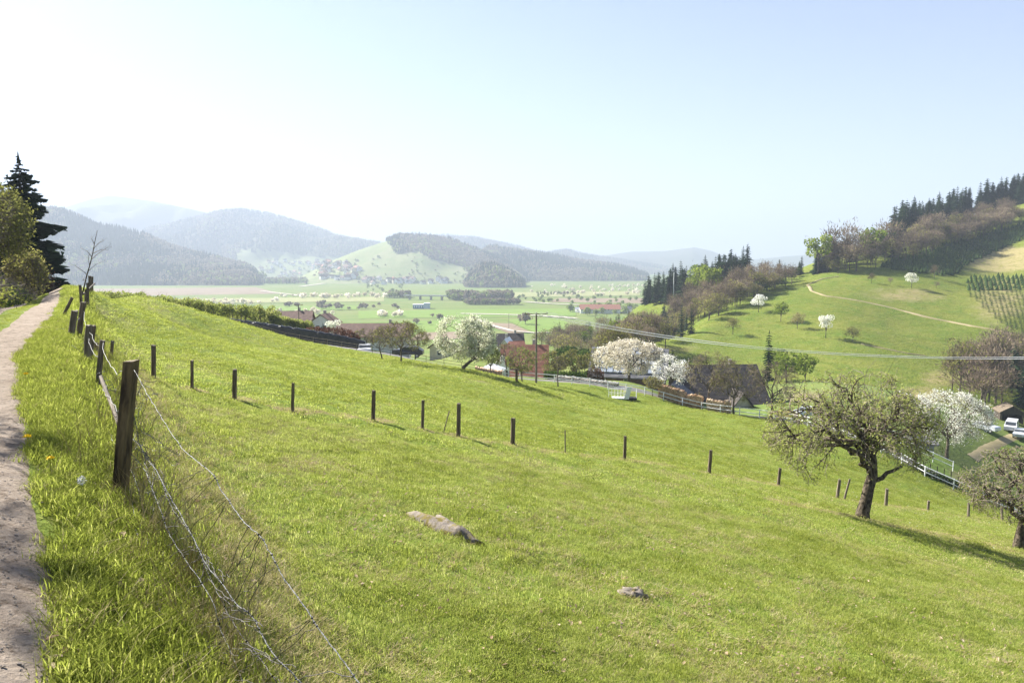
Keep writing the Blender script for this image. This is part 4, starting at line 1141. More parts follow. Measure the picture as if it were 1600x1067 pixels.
def house(name, label, p, w, d, wh, rh, rz=0, wall='plaster', roof='tile_brown', wins=(3, 1), gwins=2, chimney=True, cat='house', group=None, over=.5, door=True):
    root = empty(name, p, rz); tag(root, label, cat, group)
    g = G(); W, D = w / 2, d / 2
    g.add([(-W, -D, -2.5), (W, -D, -2.5), (W, D, -2.5), (-W, D, -2.5), (-W, -D, wh), (W, -D, wh), (W, D, wh), (-W, D, wh), (-W, 0, wh + rh - .03), (W, 0, wh + rh - .03)],
          [(0, 1, 5, 4), (2, 3, 7, 6), (1, 2, 6, 9, 5), (3, 0, 4, 8, 7), (4, 5, 9, 8), (6, 7, 8, 9)])
    g.build('wall', M[wall], root)
    rf = roof_part(root, w, d, wh + .02, rh, over, M[roof])
    if chimney:
        g = G(); g.box((w * .22, d * .08, wh + rh + .25), (.6, .6, 1.5)); g.build('chimney', M['concrete'], rf)
    def win(x, y, z, ax):
        f = G(); q = G()
        if ax == 0: f.box((x, y, z), (1.1, .10, 1.25)); q.box((x, y + math.copysign(.055, y), z), (.86, .05, 1.0))
        else: f.box((x, y, z), (.10, 1.1, 1.25)); q.box((x + math.copysign(.055, x), y, z), (.05, .86, 1.0))
        fo = f.build('window', M['white_paint'], root); q.build('pane', M['glass'], fo)
    n, fl = wins
    for k in range(n):
        for l in range(fl):
            win(-W + (k + .5) * w / n, -D - .04, wh - .95 - 2.6 * l, 0)
    for s in (-1, 1):
        for k in range(gwins):
            win(s * (W + .04), (k + .5) * d / max(gwins, 1) * .6 - D * .6, wh - .6 + (.6 if rh > 2.5 else -.6), 1)
    return root

def hz_at(u, Y): return ground(u, Y)
def topped(u, Y, tv, hh):
    """base point so that the ridge of a house hh high shows at image height tv"""
    p = ground(u, Y); p[2] = float(ray(u, tv)[1]) * Y - hh; return p
RD = math.radians
house('house', 'long brown roofed house, leftmost behind the black wall', topped(452, 178, 487, 5.4), 11, 8, 3.0, 2.4, RD(8), roof='tile_brown')
house('house', 'low house with a white gable right of the leftmost brown roof', topped(508, 180, 491, 4.6), 5, 6, 2.6, 2.0, RD(82), roof='tile_brown')
house('house', 'long low brown roofed house behind the brown hedge', topped(585, 170, 506, 5.8), 17, 9, 3.2, 2.6, RD(4), roof='tile_brown', wins=(5, 1))
house('house', 'small brownish house left of the blossoming pear', topped(692, 165, 530, 4.6), 4.2, 5, 2.8, 1.8, RD(70), wall='plaster_cream', roof='tile_brown', wins=(1, 1), gwins=1, chimney=False)
house('house', 'dark roofed house behind the red tiled house', topped(797, 190, 522, 6.9), 6.5, 8, 3.5, 3.4, RD(6), roof='tile_dark')
house('house', 'house with a steep white gable facing the meadow', topped(792, 165, 529, 7.0), 6, 4.6, 3.8, 3.2, RD(80), roof='metal')
house('house', 'orange roofed annex squeezed between white gable and red tiled house', topped(807, 150, 534, 5.4), 2.4, 5, 3.8, 1.6, RD(20), roof='tile_red', chimney=False, wins=(1, 1), gwins=1)
rh_ = house('farmhouse', 'house with a large steep red tiled roof behind the utility pole', topped(820, 119, 540, 7.3), 7.2, 9.5, 2.5, 4.8, RD(-4), roof='tile_red', wins=(3, 1))
# rows of tiles on the red roof are rows of battens proud of the surface
# stepped white gable wall beside it
p = hz_at(785, 109); r = empty('stepped_wall', p, RD(10)); tag(r, 'white stepped wall with narrow openings at the left corner of the red tiled house', 'wall')
g = G(); g.box((-.7, 0, 1.2), (.7, .3, 2.6)); g.box((0, 0, 1.6), (.7, .3, 3.6)); g.box((.7, 0, .9), (.7, .3, 2.0)); g.build('masonry', M['plaster'], r)
for k in range(3): g = G(); g.box((-.7 + .7 * k, -.16, .6), (.22, .06, .9)); g.build('opening', M['glass'], r)
p = hz_at(768, 104); r = empty('market_tent', p, RD(-15)); tag(r, 'low white tent roof left of the white stepped wall', 'tent')
g = G(); g.add([(-2, -1.5, 1.1), (2, -1.5, 1.1), (2, 1.5, 1.1), (-2, 1.5, 1.1), (0, 0, 2.1)], [(0, 1, 4), (1, 2, 4), (2, 3, 4), (3, 0, 4)]); g.build('canopy', M['white_paint'], r)
for sx in (-1.9, 1.9):
    for sy in (-1.4, 1.4): g = G(); g.tube([(sx, sy, -.5), (sx, sy, 1.1)], .03, 5); g.build('pole', M['metal'], r)

# solar roof barn
p = hz_at(985, 124) + [0, 0, -.2]; r = house('solar_barn', 'low barn with rows of solar panels on its roof, behind the pinkish cherry tree', p, 12.5, 11, 2.3, 4.1, RD(-14), wall='tile_brown', roof='tile_grey', wins=(3, 1), gwins=0, cat='barn', chimney=False)
pm = surf('solar_panel', (.16, .20, .28), (.42, .46, .52), .6, rough=.25, spec=.6)
pmesh = None
sl = math.atan2(4.1, 5.5)
for row in range(3):
    for k in range(10):
        if row == 1 and k in (4, 5): continue
        y = -5.3 + row * 1.75; z = 2.32 + (5.5 + y) / 5.5 * 4.1 + .30
        if pmesh is None: gg = G(); gg.box((0, 0, 0), (1.0, 1.9, .07)); pmesh = gg.mesh('solar_panel', pm)
        o = link(bpy.data.objects.new('solar_panel', pmesh), r); o.location = (-5.3 + k * 1.16, y + .9, z + .72); o.rotation_euler = (sl, 0, 0)

# big dark roofed farmhouse
p = hz_at(1122, 128); z0 = float(ray(1122, 634)[1]) * 128
p[2] = z0; r = house('farmhouse', 'big farmhouse under a huge dark roof, behind the firewood stack', p, 13.5, 13, 1.5, 6.0, RD(5), wall='plaster_cream', roof='tile_dark', wins=(3, 1), gwins=2, over=.9)
# cross gable with cream barge
cg = roof_part(r, 5.5, 4.2, 1.2, 2.7, .4, M['tile_dark'], name='cross_gable_roof'); cg.rotation_euler = (0, 0, RD(90)); cg.location = (1.4, -6.2, 0)
g = G(); g.add([(-.7, -8.62, -2), (3.5, -8.62, -2), (3.5, -8.62, 1.2), (1.4, -8.62, 3.8), (-.7, -8.62, 1.2), (-.7, -6, -2), (3.5, -6, -2), (3.5, -6, 1.2), (-.7, -6, 1.2)], [(0, 1, 2, 3, 4), (1, 6, 7, 2), (5, 0, 4, 8)]); g.build('cross_gable_wall', M['plaster_cream'], r)
g = G(); g.box((5.6, -8.0, .3), (2.8, .25, 1.0)); g.box((6.9, -7.2, .3), (.25, 1.6, 1.0)); g.build('balcony_parapet', M['white_paint'], r)
g = G(); g.box((5.6, -7.2, -1.5), (2.6, 1.5, 2.2)); g.build('porch', M['wood'], r)
# left lean-to roof
p = hz_at(1056, 118); p[2] = float(ray(1056, 640)[1]) * 118
house('outbuilding', 'outbuilding with a grey gable roof between white tree and big dark roof', p, 4.6, 6.5, 2.2, 2.4, RD(70), wall='plaster_cream', roof='tile_grey', wins=(1, 1), gwins=1, cat='shed', chimney=False)
p = hz_at(1416, 100); house('barn', 'flat grey roofed barn behind the apple tree and the white planks', p, 7.0, 6, 1.2, .7, RD(-8), wall='concrete', roof='tile_grey', wins=(2, 1), gwins=0, chimney=False, cat='barn')

# open wooden shed
p = hit(1575, 658, 90); sh = empty('open_shed', p, RD(-18)); tag(sh, 'small dark open fronted wooden shed at the edge of the wood, right', 'shed')
def slab(name, c, d, mat, par, rot=None):
    g = G(); g.box((0, 0, 0), d); o = g.build(name, mat, par); o.location = c
    if rot: o.rotation_euler = rot
    return o
M['dark_board'] = surf('dark_boards', (.03, .025, .02), (.075, .06, .048), 5, stretch=(1, 1, .1))
slab('back_wall', (0, 2.2, 1.2), (4.4, .12, 2.6), M['dark_board'], sh); slab('side_wall', (-2.2, 0, 1.2), (.12, 4.3, 2.6), M['dark_board'], sh); slab('side_wall', (2.2, 0, 1.2), (.12, 4.3, 2.6), M['dark_board'], sh)
g = G(); g.add([(-2.2, -2.2, 2.0), (2.2, -2.2, 2.0), (2.2, -2.2, 2.5), (0, -2.2, 3.9), (-2.2, -2.2, 2.5), (-2.2, -2.1, 2.0), (2.2, -2.1, 2.0), (2.2, -2.1, 2.5), (0, -2.1, 3.9), (-2.2, -2.1, 2.5)], [(0, 1, 2, 3, 4), (9, 8, 7, 6, 5), (0, 5, 6, 1)]); g.build('gable_board', M['dark_board'], sh)
rr_ = roof_part(empty('tmp', (0, 0, 0)), 4.6, 4.4, 2.5, 1.4, .35, M['wood'], name='roof'); tmp = rr_.parent; rr_.parent = sh; rr_.rotation_euler = (0, 0, RD(90)); bpy.data.objects.remove(tmp)
for x in (-2.0, 2.0): slab('post', (x, -2.1, 1), (.16, .16, 2.2), M['wood'], sh)

# cars
def car(label, p, rz, paint, L=4.2, Wd=1.75, Hh=1.5, van=False):
    root = empty('parked_car', p, rz); tag(root, label, 'van' if van else 'car')
    prof_c = [(-.5, .3), (-.5, .62), (-.46, .72), (-.24, .78), (-.12, 1.0), (.30, 1.0), (.44, .72), (.5, .62), (.5, .3)] if not van else [(-.5, .22), (-.5, .58), (-.42, .66), (-.30, 1.0), (.46, 1.0), (.5, .9), (.5, .22)]
    n = len(prof_c); vs = []
    for s, k in ((-1, 1.0), (1, 1.0)):
        for (x, z) in prof_c: vs.append((x * L, s * Wd / 2 * (1 if z < .75 else .86), z * Hh))
    g = G(); g.add(vs, [tuple(range(n)), tuple(range(2 * n - 1, n - 1, -1))] + [(i, i + n, (i + 1) % n + n, (i + 1) % n) for i in range(n)]); g.build('body', paint, root)
    g = G()
    for s in (-1, 1): g.box((.08 * L if not van else -.12 * L, s * Wd / 2 * .935, .86 * Hh), (.40 * L if not van else .26 * L, .04, .2 * Hh))
    g.build('side_window', M['glass'], root)
    g = G(); a = (-.125 * L, .985 * Hh) if not van else (-.302 * L, .98 * Hh); b2 = (-.235 * L, .79 * Hh) if not van else (-.41 * L, .68 * Hh)
    g.add([(b2[0] - .02, -Wd * .42, b2[1]), (b2[0] - .02, Wd * .42, b2[1]), (a[0] - .03, Wd * .40, a[1]), (a[0] - .03, -Wd * .40, a[1])], [(0, 1, 2, 3)]); g.build('windscreen', M['glass'], root)
    for sx in (-.31, .31):
        for s in (-1, 1):
            g = G(); g.tube([(sx * L, s * (Wd / 2 - .1), .32), (sx * L, s * (Wd / 2 + .02), .32)], .32, 12); wv = g.build('wheel', M['rubber'], root)
            g = G(); g.tube([(sx * L, s * (Wd / 2 + .015), .32), (sx * L, s * (Wd / 2 + .035), .32)], .19, 10); g.build('rim', M['metal'], wv)
    for s in (-1, 1):
        g = G(); g.box((-.495 * L, s * Wd * .36, .5 * Hh), (.06, .3, .14)); g.build('headlight', M['white_paint'], root)
    return root
M['car_white'] = surf('white_car_paint', (.45, .46, .47), (.55, .56, .57), 1, rough=.2, spec=.6)
M['car_silver'] = surf('silver_car_paint', (.48, .50, .52), (.60, .62, .64), 1, rough=.25, metallic=.4, spec=.6)
car('white car on the road at the end of the black wall', ground(569, 94.5) + [0, 0, -.75], RD(100), M['car_white'])
car('small dark car on the road right of the olive tree', ground(637, 96) + [0, 0, .1], RD(0), surf('dark_car_paint', (.03, .03, .035), (.05, .05, .06), 1, rough=.2, spec=.6))
car('silver white van parked before the open shed, rear one', hit(1580, 672, 90), RD(50), M['car_white'], 5.0, 1.9, 1.8, True)
car('silver car parked nearest the farm lane, dark windows', hit(1593, 683, 90), RD(50), M['car_silver'], 4.6, 1.8, 1.5)
car('silver car half hidden behind the snow white blossoming tree', hit(1540, 673, 90), RD(115), M['car_silver'])
car('white car standing by the garden posts, left of the apple tree', ground(1268, 104) + [0, 0, .1], RD(20), M['car_white'])

# ------------------------------------------------------------------ firewood stacks, boards, bales
def log_stack(label, pa, pb, h, n, mat, r=(.06, .13), name='firewood_stack', cat='woodpile', L=1.1, split=True):
    """pa, pb = ground points of the front face; logs lie with their ends to the viewer"""
    pa, pb = np.array(pa), np.array(pb); d = pb - pa; ln = math.hypot(d[0], d[1]); rz = math.atan2(d[1], d[0])
    root = empty(name, pa, rz); tag(root, label, cat); g = G()
    for k in range(n):
        x = RNG.uniform(0, ln); top = h * (.82 + .25 * fbm(np.array([x * .8]), np.array([pa[0]]), 4)[0]) ; z = RNG.uniform(0, 1) * top + d[2] * x / ln
        q = RNG.uniform(*r); y = RNG.uniform(-.12, .12); sides = 3 if (split and RNG.random() < .6) else 6
        a0 = RNG.uniform(0, 6); vs = []
        for yy in (y, y + L):
            for s in range(sides): vs.append((x + q * math.cos(a0 + s * 6.283 / sides), yy, z + q * math.sin(a0 + s * 6.283 / sides)))
        g.add(vs, [tuple(range(sides)), tuple(reversed(range(sides, 2 * sides)))] + [(s, (s + 1) % sides, (s + 1) % sides + sides, s + sides) for s in range(sides)])
    o = g.build('logs', mat, root); o['kind'] = 'stuff'
    g = G(); g.add([(0, .15, -.3), (ln, .15, d[2] - .3), (ln, .15, d[2] + h * .72), (0, .15, h * .72), (0, L, -.3), (ln, L, d[2] - .3), (ln, L, d[2] + h * .72), (0, L, h * .72)], [(0, 1, 2, 3), (7, 6, 5, 4), (3, 2, 6, 7), (0, 3, 7, 4), (2, 1, 5, 6)])
    g.build('core_logs', M['wood'], root)
    return root
def gl(u, Y, dz=0): return ground(u, Y) + [0, 0, dz]
log_stack('long tall stack of split firewood along the road before the dark roof, left section', gl(1031, 91), gl(1100, 88.5), 1.9, 1500, M['firewood'])
log_stack('shorter heaped section of firewood right of the grey post, before the dark roof', gl(1108, 88), gl(1146, 87), 1.7, 700, M['firewood'])
log_stack('low pile of firewood between the two garden posts and the bare tree', gl(1216, 97, .2), gl(1242, 95, .2), 1.1, 350, M['firewood'])
M['boards'] = leafmat('stacked_boards', (.42, .38, .31), (.60, .56, .49), (.7, .67, .6), 0, 1.0)
M['pinkwood'] = leafmat('fresh_cut_timber', (.40, .25, .17), (.56, .40, .28), None, 0, 1.0)
log_stack('low pale pile of stacked boards along the road, right of the utility pole', gl(868, 95), gl(966, 92), .75, 800, M['boards'], (.05, .1), 'board_stack', 'woodpile')
log_stack('low reddish pile of timber beside the road, below the blossoming pear', gl(742, 94), gl(786, 94), .7, 320, M['pinkwood'], (.05, .1), 'timber_pile', 'woodpile')
log_stack('row of reddish cut wood at the foot of the hill, left of the round bales', gl(1356, 152), gl(1412, 150), 1.3, 500, M['pinkwood'], (.1, .2), 'timber_pile', 'woodpile')
for k, (u, lb) in enumerate([(1416, 'round bale in pale wrapping, left of the pair beside the timber'), (1428, 'round bale with a dark end, right of the pair beside the timber')]):
    p = gl(u, 150); r = empty('round_bale', p, RD(-20 + 15 * k)); tag(r, lb, 'bale')
    g = G(); g.tube([(0, -.9, .85), (0, -.86, .85), (0, .86, .85), (0, .9, .85)], [.75, .95, .95, .75], 14); g.build('wrapping', M['white_paint'], r, True)
    g = G(); g.tube([(0, -.93, .85), (0, -.895, .85)], .72, 12); g.build('end', M['wood_pale'], r)
for k, (u, Y, tv, lb) in enumerate([(1240, 100, 604, 'tall dark garden post, left of two beside the firewood'), (1253, 101, 626, 'shorter dark garden post, right of two beside the firewood'), (1420, 118, 618, 'dark post standing before the round bales')]):
    p = gl(u, Y); Hh = float(ray(u, tv)[1]) * Y - p[2]; g = G(); g.tube([(0, 0, -.3), (.04, 0, Hh)], [.12, .09], 7)
    o = g.build('garden_post', M['wood'], None, loc=p); tag(o, lb, 'post')

# black sheeted wall along the road
pa = np.array([np.interp(t, [0, 1], [320, 569]) for t in np.linspace(0, 1, 60)])
Yw = np.interp(pa, [320, 450, 569], [103.5, 98.5, 95.0]); g = G(); V = []
for k, (u, Y) in enumerate(zip(pa, Yw)):
    p = ground(u, Y); bot = p[2] - .3; tv = float(np.interp(u, [320, 360, 420, 480, 540, 570], [493, 498, 506, 515, 526, 533.5])); top = max(bot + .5, float(ray(u, tv)[1]) * Y) + .04 * math.sin(k * 2.1) + RNG.uniform(-.03, .03)
    ln = .14 * math.sin(k * 1.3) * .4
    V.append([(p[0], p[1] + ln - .15, bot), (p[0], p[1] + ln * .6, top - .25), (p[0], p[1] + .12, top), (p[0], p[1] + .55, top - .02), (p[0], p[1] + .8, bot)])
n5 = 5; g.add([q for r5 in V for q in r5], [(i * n5 + j, (i + 1) * n5 + j, (i + 1) * n5 + j + 1, i * n5 + j + 1) for i in range(len(V) - 1) for j in range(4)] + [tuple(range(5)), tuple(reversed(range((len(V) - 1) * n5, len(V) * n5)))])
tag(g.build('sheeted_wall', M['black_sheet']), 'long low bank covered in black plastic sheet along the far side of the road', 'wall')
# brown hedge and dark hedge
def hedge(label, u0, u1, Y0, Y1, tops, mat, n, ls, depth=1.6, name='hedge'):
    root = empty(name, ground(u0, Y0)); o0 = np.array(root.location); tag(root, label, 'hedge')
    t = RNG.random(n); u = u0 + (u1 - u0) * t; Y = Y0 + (Y1 - Y0) * t + RNG.uniform(-depth / 2, depth / 2, n)
    P = []
    for k in range(n):
        pp = ground_fast(u[k], Y[k]); tv = np.interp(u[k], [q[0] for q in tops], [q[1] for q in tops]); top = float(ray(u[k], tv)[1]) * Y[k]
        top = max(top, pp[2] + .6); e = RNG.random() ** .8; P.append([pp[0], pp[1], pp[2] + (top - pp[2]) * e * (1 + RNG.normal() * .04)])
    g = G(); g.quads(leaf_quads(np.array(P) - o0, ls, 0, .7)); o = g.build('leaves', mat, root); o['kind'] = 'stuff'
    g = G()
    for k in range(14):
        uu = u0 + (u1 - u0) * (k + .5) / 14; pp = ground(uu, Y0 + (Y1 - Y0) * (k + .5) / 14) - o0; g.tube([pp, pp + [0, 0, 1.3]], .05, 4)
    g.build('stems', M['bark'], root)
_gf = {}
def ground_fast(u, Y):
    key = (round(u / 6), round(Y))
    if key not in _gf: _gf[key] = ground(key[0] * 6, float(key[1]))[2]
    rx, _ = ray(u, 500.0); return np.array([float(rx) * Y, Y, _gf[key]])
hedge('brown leaved beech hedge behind the right end of the black wall', 477, 562, 101, 98, [(475, 513), (490, 511), (530, 513), (548, 516), (562, 527)], M['brown_leaf'], 3200, .13, 2.5)
hedge('dark evergreen hedge between the board pile and the olive trees', 850, 918, 99, 98, [(850, 580), (918, 582)], M['dark_leaf'], 1800, .13)
hedge('reddish brown low hedge left of the solar roof', 916, 945, 101, 100, [(916, 580), (930, 572), (945, 582)], M['brown_leaf'], 600, .11)
hedge('low dark bramble hedge along the foot of the white rails at the right', 1440, 1600, 66.6, 63.4, [(1440, 738), (1500, 766), (1600, 806)], M['dark_leaf'], 1500, .10, .8)

# ------------------------------------------------------------------ white rails along the road
def rail_fence(label, pts, h, n, mat, r=.035, post_mat=None, name='rail_fence', rails=(.5, 1.0)):
    P = np.array(pts, float); s = np.r_[0, np.cumsum(np.hypot(*np.diff(P[:, :2], axis=0).T))]
    root = empty(name, (P[0][0], P[0][1], hz(P[0][0], P[0][1]))); o0 = np.array(root.location); tag(root, label, 'fence')
    t = np.linspace(0, s[-1], n); Q = np.c_[np.interp(t, s, P[:, 0]), np.interp(t, s, P[:, 1])]; Z = H(Q[:, 0], Q[:, 1])
    Q = np.c_[Q, Z] - o0; pm_ = None
    for q in Q:
        if pm_ is None: g = G(); g.tube([(0, 0, -.3), (0, 0, h + .06)], r * 1.15, 6); pm_ = g.mesh('post', post_mat or mat)
        o = link(bpy.data.objects.new('post', pm_), root); o.location = tuple(q)
    for f in rails:
        g = G(); g.tube(Q + [0, -.05, h * f], r, 6); g.build('rail', mat, root)
    return root
ry = lambda u, dy: (lambda p: (p[0], p[1]))(ground(u, float(np.interp(u, [q[0] for q in ROAD_PX], [q[1] for q in ROAD_PX])) + dy))
rail_fence('grey two-rail fence between meadow and road in front of the black wall', [ry(u, -1.9) for u in (380, 450, 570, 700, 775)], .8, 17, M['wood_pale'], .028)
rail_fence('long white two-rail fence between the meadow and the road', [ry(u, -1.9) for u in (785, 838, 970, 1100, 1200, 1330, 1450, 1566, 1660)], 1.0, 28, M['white_paint'], .048)
rail_fence('second white rail fence on the far side of the road, right of the apple tree', [ry(u, 4.5) for u in (1345, 1400, 1450, 1505)], 1.0, 7, M['white_paint'])
# white planks lying behind
p = gl(1395, 88); r = empty('plank_barrier', p, RD(-22)); tag(r, 'broad white plank barrier before the grey barn roof', 'barrier')
for z in (.35, .75, 1.1): g = G(); g.box((1.6, 0, z), (5.2, .07, .26)); g.build('plank', M['white_paint'], r)
for x in (-.8, 1.6, 4.0): g = G(); g.box((x, .1, .5), (.1, .12, 1.5)); g.build('post', M['wood'], r)

# white cattle crate on the meadow edge
p = hit(970, 623, 60); cr = empty('cattle_crate', p, RD(-8)); tag(cr, 'white railed metal crate with a slanted white panel at the lower meadow edge', 'crate')
g = G(); g.box((-.55, 0, .12), (2.0, 1.1, .16)); g.build('base_board', M['white_paint'], cr)
for y in (-.52, .52):
    for z in (1.25, .7): g = G(); g.tube([(-1.5, y, z), (.4, y, z)], .028, 5); g.build('rail', M['white_paint'], cr)
    for k in range(6): g = G(); g.tube([(-1.5 + k * .38, y, .1), (-1.5 + k * .38, y, 1.28)], .02, 5); g.build('bar', M['white_paint'], cr)
g = G(); g.add([(.35, -.6, .1), (.95, -.6, .05), (1.35, -.6, 1.65), (.75, -.6, 1.6), (.35, -.52, .1), (.95, -.52, .05), (1.35, -.52, 1.65), (.75, -.52, 1.6)], [(0, 1, 2, 3), (7, 6, 5, 4), (0, 4, 5, 1), (1, 5, 6, 2), (2, 6, 7, 3), (3, 7, 4, 0)]); g.build('slanted_panel', M['white_paint'], cr)
g = G(); g.box((1.2, 0, .12), (1.5, 1.1, .24)); g.build('ramp', M['rubber'], cr)
for y in (-.5, .5): g = G(); g.tube([(1.9, y, 0), (1.9, y, 1.3)], .03, 5); g.build('bar', M['white_paint'], cr)

# water tap post (stub) in the meadow
p = hit(807, 598, 50); r = empty('water_post', p); tag(r, 'short dark post with a crosspiece, standing in the shadow right of the pear tree', 'post')
g = G(); g.tube([(0, 0, -.2), (0, 0, 1.45)], [.16, .13], 7); g.build('post', M['wood_moss'], r)
g = G(); g.box((-.25, 0, 1.45), (.9, .16, .12)); g.build('crosspiece', M['wood'], r)
g = G(); g.tube([(0, 0, -.1), (0, 0, .18)], [.55, .2], 9); g.build('earth_mound', M['dark_leaf'], r)

# ------------------------------------------------------------------ utility poles and wires
def pole(label, p, h, arm, r=.14, mat='wood_pale', insul=3, rz=0.0, double=False):
    root = empty('utility_pole', p, rz); tag(root, label, 'pole')
    g = G(); g.tube([(0, 0, -.5), (0, 0, h)], [r * 1.15, r * .8], 10); g.build('mast', M[mat], root)
    if arm:
        g = G(); g.box((0, 0, h - .05), (arm, .1, .1)); a = g.build('crossarm', M['wood'], root)
        for k in range(insul):
            x = -arm / 2 + .12 + (arm - .24) * k / max(insul - 1, 1)
            g = G(); g.tube([(x, 0, h), (x, 0, h + .06), (x, 0, h + .16), (x, 0, h + .2)], [.03, .07, .07, .02], 6); g.build('insulator', M['concrete'], a)
    return root
pp1 = gl(838, 90.5); h1 = float(ray(838, 490)[1]) * 90.5 - pp1[2]
pole('tall grey utility pole with a single crossarm before the red tiled roof', pp1, h1, 3.0)
top1 = pp1 + [0, 0, h1]; pp2 = np.array([60.0, 60.0, hz(60, 60)]); h2 = -7.5 - pp2[2]
pole('utility pole at the right, carrying the wires from the valley pole', pp2, h2, 3.0, rz=RD(60))
pq = gl(467, 150); pole('thin dark pole with a short crossarm among the brown roofs', pq, float(ray(467, 476)[1]) * 150 - pq[2], 1.9, .1, 'wood')
x, y = vpt(795, 514); pole('thin pole standing alone in the fields above the dark roofed house', (x, y, ZV), 13, 1.5, .16, 'wood')
x, y = vpt(1053, 470); pm1 = hit(1052, 472, 250); pole('tall thin pale mast on the spur before the dark spruces', pm1, px_h(pm1[1], 46), 0, .22, 'white_paint')
pm2 = hit(1043, 474, 250); pole('shorter thin mast left of the tall pale one on the spur', pm2, px_h(pm2[1], 30), 0, .15, 'wood_pale')
M['cable'] = surf('pale_cable', (.42, .43, .44), (.55, .56, .57), 5, rough=.5)
wires = empty('power_line', top1); tag(wires, 'four power wires sagging across the valley from the pole to the right edge', 'power line')
for k, (dx, dy) in enumerate([(-1.35, .0), (-.45, 0), (.45, 0), (1.35, 0)]):
    t = np.linspace(0, 1, 40)[:, None]; A = top1 + [dx, dy, .2]; B = pp2 + [dx * .5, dx * .87, h2 + .2]
    W_ = A + (B - A) * t; W_[:, 2] -= 4 * (2.55 + .1 * (k % 2)) * t[:, 0] * (1 - t[:, 0])
    g = G(); g.tube(W_ - np.array(wires.location), .022, 4); g.build('wire', M['cable'], wires)
for k, dx in enumerate((-1.35, 1.35)):
    t = np.linspace(0, 1, 30)[:, None]; x, y = vpt(795, 514); A = top1 + [dx, 0, .2]; B = np.array([x + dx * .5, y, ZV + 13.2]); W_ = A + (B - A) * t; W_[:, 2] -= 4 * 6 * t[:, 0] * (1 - t[:, 0])
    g = G(); g.tube(W_ - np.array(wires.location), .018, 4); g.build('wire', M['wire_old'], wires)

# ------------------------------------------------------------------ far buildings, bridge
x, y = vpt(660, 482); r = empty('blue_hall', (x, y, ZV), RD(6)); tag(r, 'pale blue flat roofed hall alone on the plain', 'hall')
g = G(); g.box((-2, 0, 2.6), (20, 12, 5.2)); g.build('wall', M['blue_sheet'], r)
g = G(); g.box((6, 0, 3.6), (8, 13, 7.2)); g.build('tall_block', surf('pale_cladding', (.42, .52, .60), (.55, .62, .68), .5), r)
g = G(); g.box((-3, 0, 5.35), (18.5, 12.6, .3)); g.build('roof', M['white_paint'], r)
for k in range(5): g = G(); g.box((-10 + 3 * k, -6.04, 2.6), (1.6, .1, 2.4)); g.build('window', M['white_paint'], r)
x, y = vpt(937, 489); house('market_hall', 'long low hall with a red roof on the plain left of the spur', (x, y, ZV), 46, 20, 5, 5, RD(-3), roof='tile_red', wins=(12, 1), gwins=0, cat='hall', chimney=False)
x, y = vpt(905, 487); house('market_hall', 'small white house at the left end of the red roofed hall', (x, y - 12, ZV), 12, 9, 4, 2, RD(5), roof='metal', wins=(3, 1), cat='house', chimney=False)
x, y = vpt(975, 487); house('market_hall', 'white house at the right end of the red roofed hall', (x, y - 14, ZV), 14, 10, 4, 3, RD(30), roof='tile_grey', wins=(3, 1), cat='house', chimney=False)
x, y = vpt(1003, 487); house('market_hall', 'bluish flat house nearest the foot of the spur', (x - 4, y - 14, ZV), 16, 10, 4.5, 1.4, RD(0), roof='blue_sheet', wins=(3, 1), cat='house', chimney=False)
xa, ya = vpt(632, 468); xb, yb = vpt(699, 469); r = empty('road_bridge', (xa, ya, ZV)); tag(r, 'long low road bridge on piers crossing the plain', 'bridge')
L_ = math.hypot(xb - xa, yb - ya); r.rotation_euler = (0, 0, math.atan2(yb - ya, xb - xa))
g = G(); g.box((L_ / 2, 0, 6.4), (L_, 9, 1.1)); g.build('deck', M['concrete'], r)
for k in range(4): g = G(); g.box((L_ * (k + .5) / 4, 0, 3), (1.6, 6, 6.2)); g.build('pier', M['concrete'], r)
for s in (-4.3, 4.3): g = G(); g.box((L_ / 2, s, 7.4), (L_, .25, .8)); g.build('railing', M['metal'], r)
# village houses: plain bodies with wall and roof
def village_house(wall, roof):
    r = empty('village_house', (0, 0, 0)); W, D, wh, rh = 6, 4.5, 5, 4
    g = G(); g.add([(-W, -D, -4), (W, -D, -4), (W, D, -4), (-W, D, -4), (-W, -D, wh), (W, -D, wh), (W, D, wh), (-W, D, wh), (-W, 0, wh + rh), (W, 0, wh + rh)], [(0, 1, 5, 4), (2, 3, 7, 6), (1, 2, 6, 9, 5), (3, 0, 4, 8, 7)]); g.build('wall', M[wall], r)
    roof_part(r, 12, 9, wh, rh, .7, M[roof], .3)
    g = G()
    for k in range(3): g.box((-3.6 + 3.6 * k, -D - .06, 3.2), (1.5, .1, 1.5))
    g.build('windows', M['glass'], r); return r
VH = [village_house('plaster', 'tile_brown'), village_house('white_paint', 'tile_brown'), village_house('plaster_cream', 'tile_red'), village_house('white_paint', 'tile_grey')]
